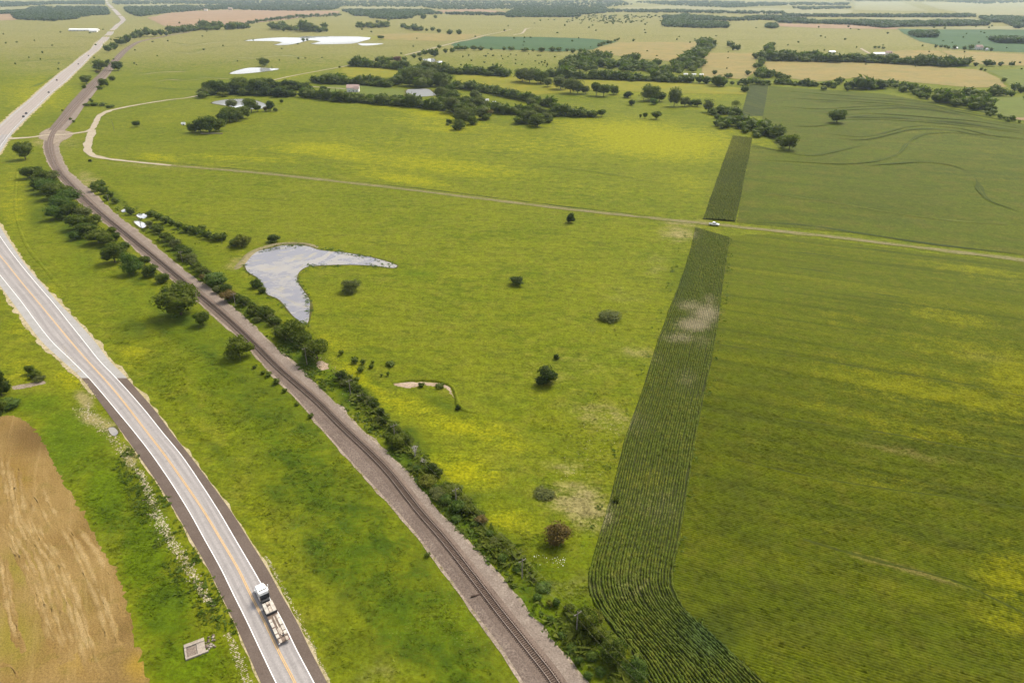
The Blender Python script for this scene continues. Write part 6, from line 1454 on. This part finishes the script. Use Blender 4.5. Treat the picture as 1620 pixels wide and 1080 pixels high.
def building(px, py, wpx, hpx, label, cat, roof, wall, name='farmhouse', aspect=.6, extra=0, nwin=3, rz=.05):
    g = G(px, py); d = float(depth(py)); l = wpx * d / FPX; h = hpx * d / FPX
    t = empty(name, (float(g[0]), float(g[1]) + l * aspect / 2, float(g[2]) - .1), rz, None, label, cat)
    gable(t, 0, 0, l, l * aspect, h * .6, h * .38, M[wall], M[roof], nwin)
    if extra: gable(t, l * .3, -l * aspect * .45, l * .4, l * aspect * .5, h * .5, h * .3, M[wall], M[roof], 1, False)
    return t
hs_ = building(558, 146, 19, 11, 'pinkish roofed farmhouse in the lawn between two shelterbelts', 'house', 'roofred', 'wallw', extra=1)
MB().box(-.6, .6, 2.0, 3.0, 6, 9.5).build('chimney', M['walltan'], hs_)
building(131, 49.5, 45, 3.6, 'long white poultry barn left of the far highway', 'barn', 'roofw', 'wallw', 'barn', .2, 0, 8, 0.0)
building(147, 51.5, 12, 4, 'short white shed beside the long poultry barn', 'shed', 'roofw', 'wallw', 'shed', .4)
building(1391, 88, 18, 4.5, 'long grey barn above the shelterbelt on the right', 'barn', 'roofgrey', 'wallw', 'barn', .35, 0, 4)
building(1406, 87.5, 9, 6, 'pale farmhouse beside the long grey barn', 'house', 'roofred', 'wallw', extra=1)
building(1317, 85, 9, 4, 'small white shed behind the shelterbelt on the right', 'shed', 'roofw', 'wallw', 'shed', .6)
building(1549, 79, 10, 7, 'white farmhouse among dark trees at the right border', 'house', 'roofred', 'wallw', extra=1)
building(1512, 78, 6, 3, 'little white shed left of the white farmhouse', 'shed', 'roofw', 'wallw', 'shed', .6, 0, 1); building(1561, 80.5, 3, 4, 'small white tower shed right of the white farmhouse', 'shed', 'roofw', 'wallw', 'shed', .8, 0, 1)
building(1085, 119, 6, 2.6, 'white trailer shed, leftmost of the row beyond the hedgerow', 'shed', 'roofw', 'wallw', 'shed', .4, 0, 1); building(1098, 119.5, 6, 2.8, 'white trailer shed, middle of the row beyond the hedgerow', 'shed', 'roofw', 'wallw', 'shed', .4, 0, 1); building(1110, 119.5, 6, 2.4, 'white trailer shed, rightmost of the row beyond the hedgerow', 'shed', 'roofw', 'wallw', 'shed', .4, 0, 1)
building(769, 163, 8, 6, 'white house half hidden by trees in the pasture grove', 'house', 'roofw', 'wallw'); building(782, 164, 4, 3.5, 'small white shed right of the half hidden white house', 'shed', 'roofw', 'wallw', 'shed', .7, 0, 1); building(748, 167, 5, 4, 'small pale shed left of the half hidden white house', 'shed', 'roofw', 'wallw', 'shed', .7, 0, 1)
building(290, 198, 5, 4, 'small white shed alone in the pasture left of the grove', 'shed', 'roofw', 'wallw', 'shed', .6, 0, 1)
building(445, 46, 4, 4, 'tiny white house at the far grove, left of two', 'house', 'roofw', 'wallw', 'farmhouse', .7, 0, 2); building(471, 47, 4, 4, 'tiny white house at the far grove, right of two', 'house', 'roofw', 'wallw', 'farmhouse', .7, 0, 2)
building(364, 16.5, 6, 4, 'tan grain shed on the upper edge of the ploughed field', 'shed', 'walltan', 'walltan', 'shed', .7, 0, 2); building(325, 17.5, 5, 3, 'pale shed left on the upper edge of the ploughed field', 'shed', 'walltan', 'wallw', 'shed', .7, 0, 1)
# low wooden wall of the cattle pen under the grove
g = G(335, 212); t = empty('low_wall', (float(g[0]), float(g[1]), float(g[2])), 0, None, 'low pale wall in front of the grove below the small left pond', 'wall'); MB().box(-11, 11, -.2, .2, -.3, 1.0).build('wall', M['concrete'], t)

# ---- hazy air
hz = MB().box(-16200, 16200, -16200, 16200, -6.5, CAM_H + 4).build('haze', None) if False else None
bm = bmesh.new(); bmesh.ops.create_cube(bm, size=1); me = bpy.data.meshes.new('haze'); bm.to_mesh(me); bm.free()
hz = bpy.data.objects.new('haze', me); link(hz); hz['kind'] = 'stuff'
hz.scale = (33000, 33000, CAM_H + 14); hz.location = (0, 0, (CAM_H + 4 - 10) / 2 + 0)
hm_ = bpy.data.materials.new('hazy_air'); hm_.use_nodes = True; ht = hm_.node_tree; ht.nodes.clear()
ho = ht.nodes.new('ShaderNodeOutputMaterial'); hv = ht.nodes.new('ShaderNodeVolumePrincipled')
hv.inputs['Color'].default_value = (.68, .83, 1, 1); hv.inputs['Density'].default_value = 3.6e-5; hv.inputs['Anisotropy'].default_value = .2
ht.links.new(hv.outputs[0], ho.inputs['Volume']); me.materials.append(hm_)
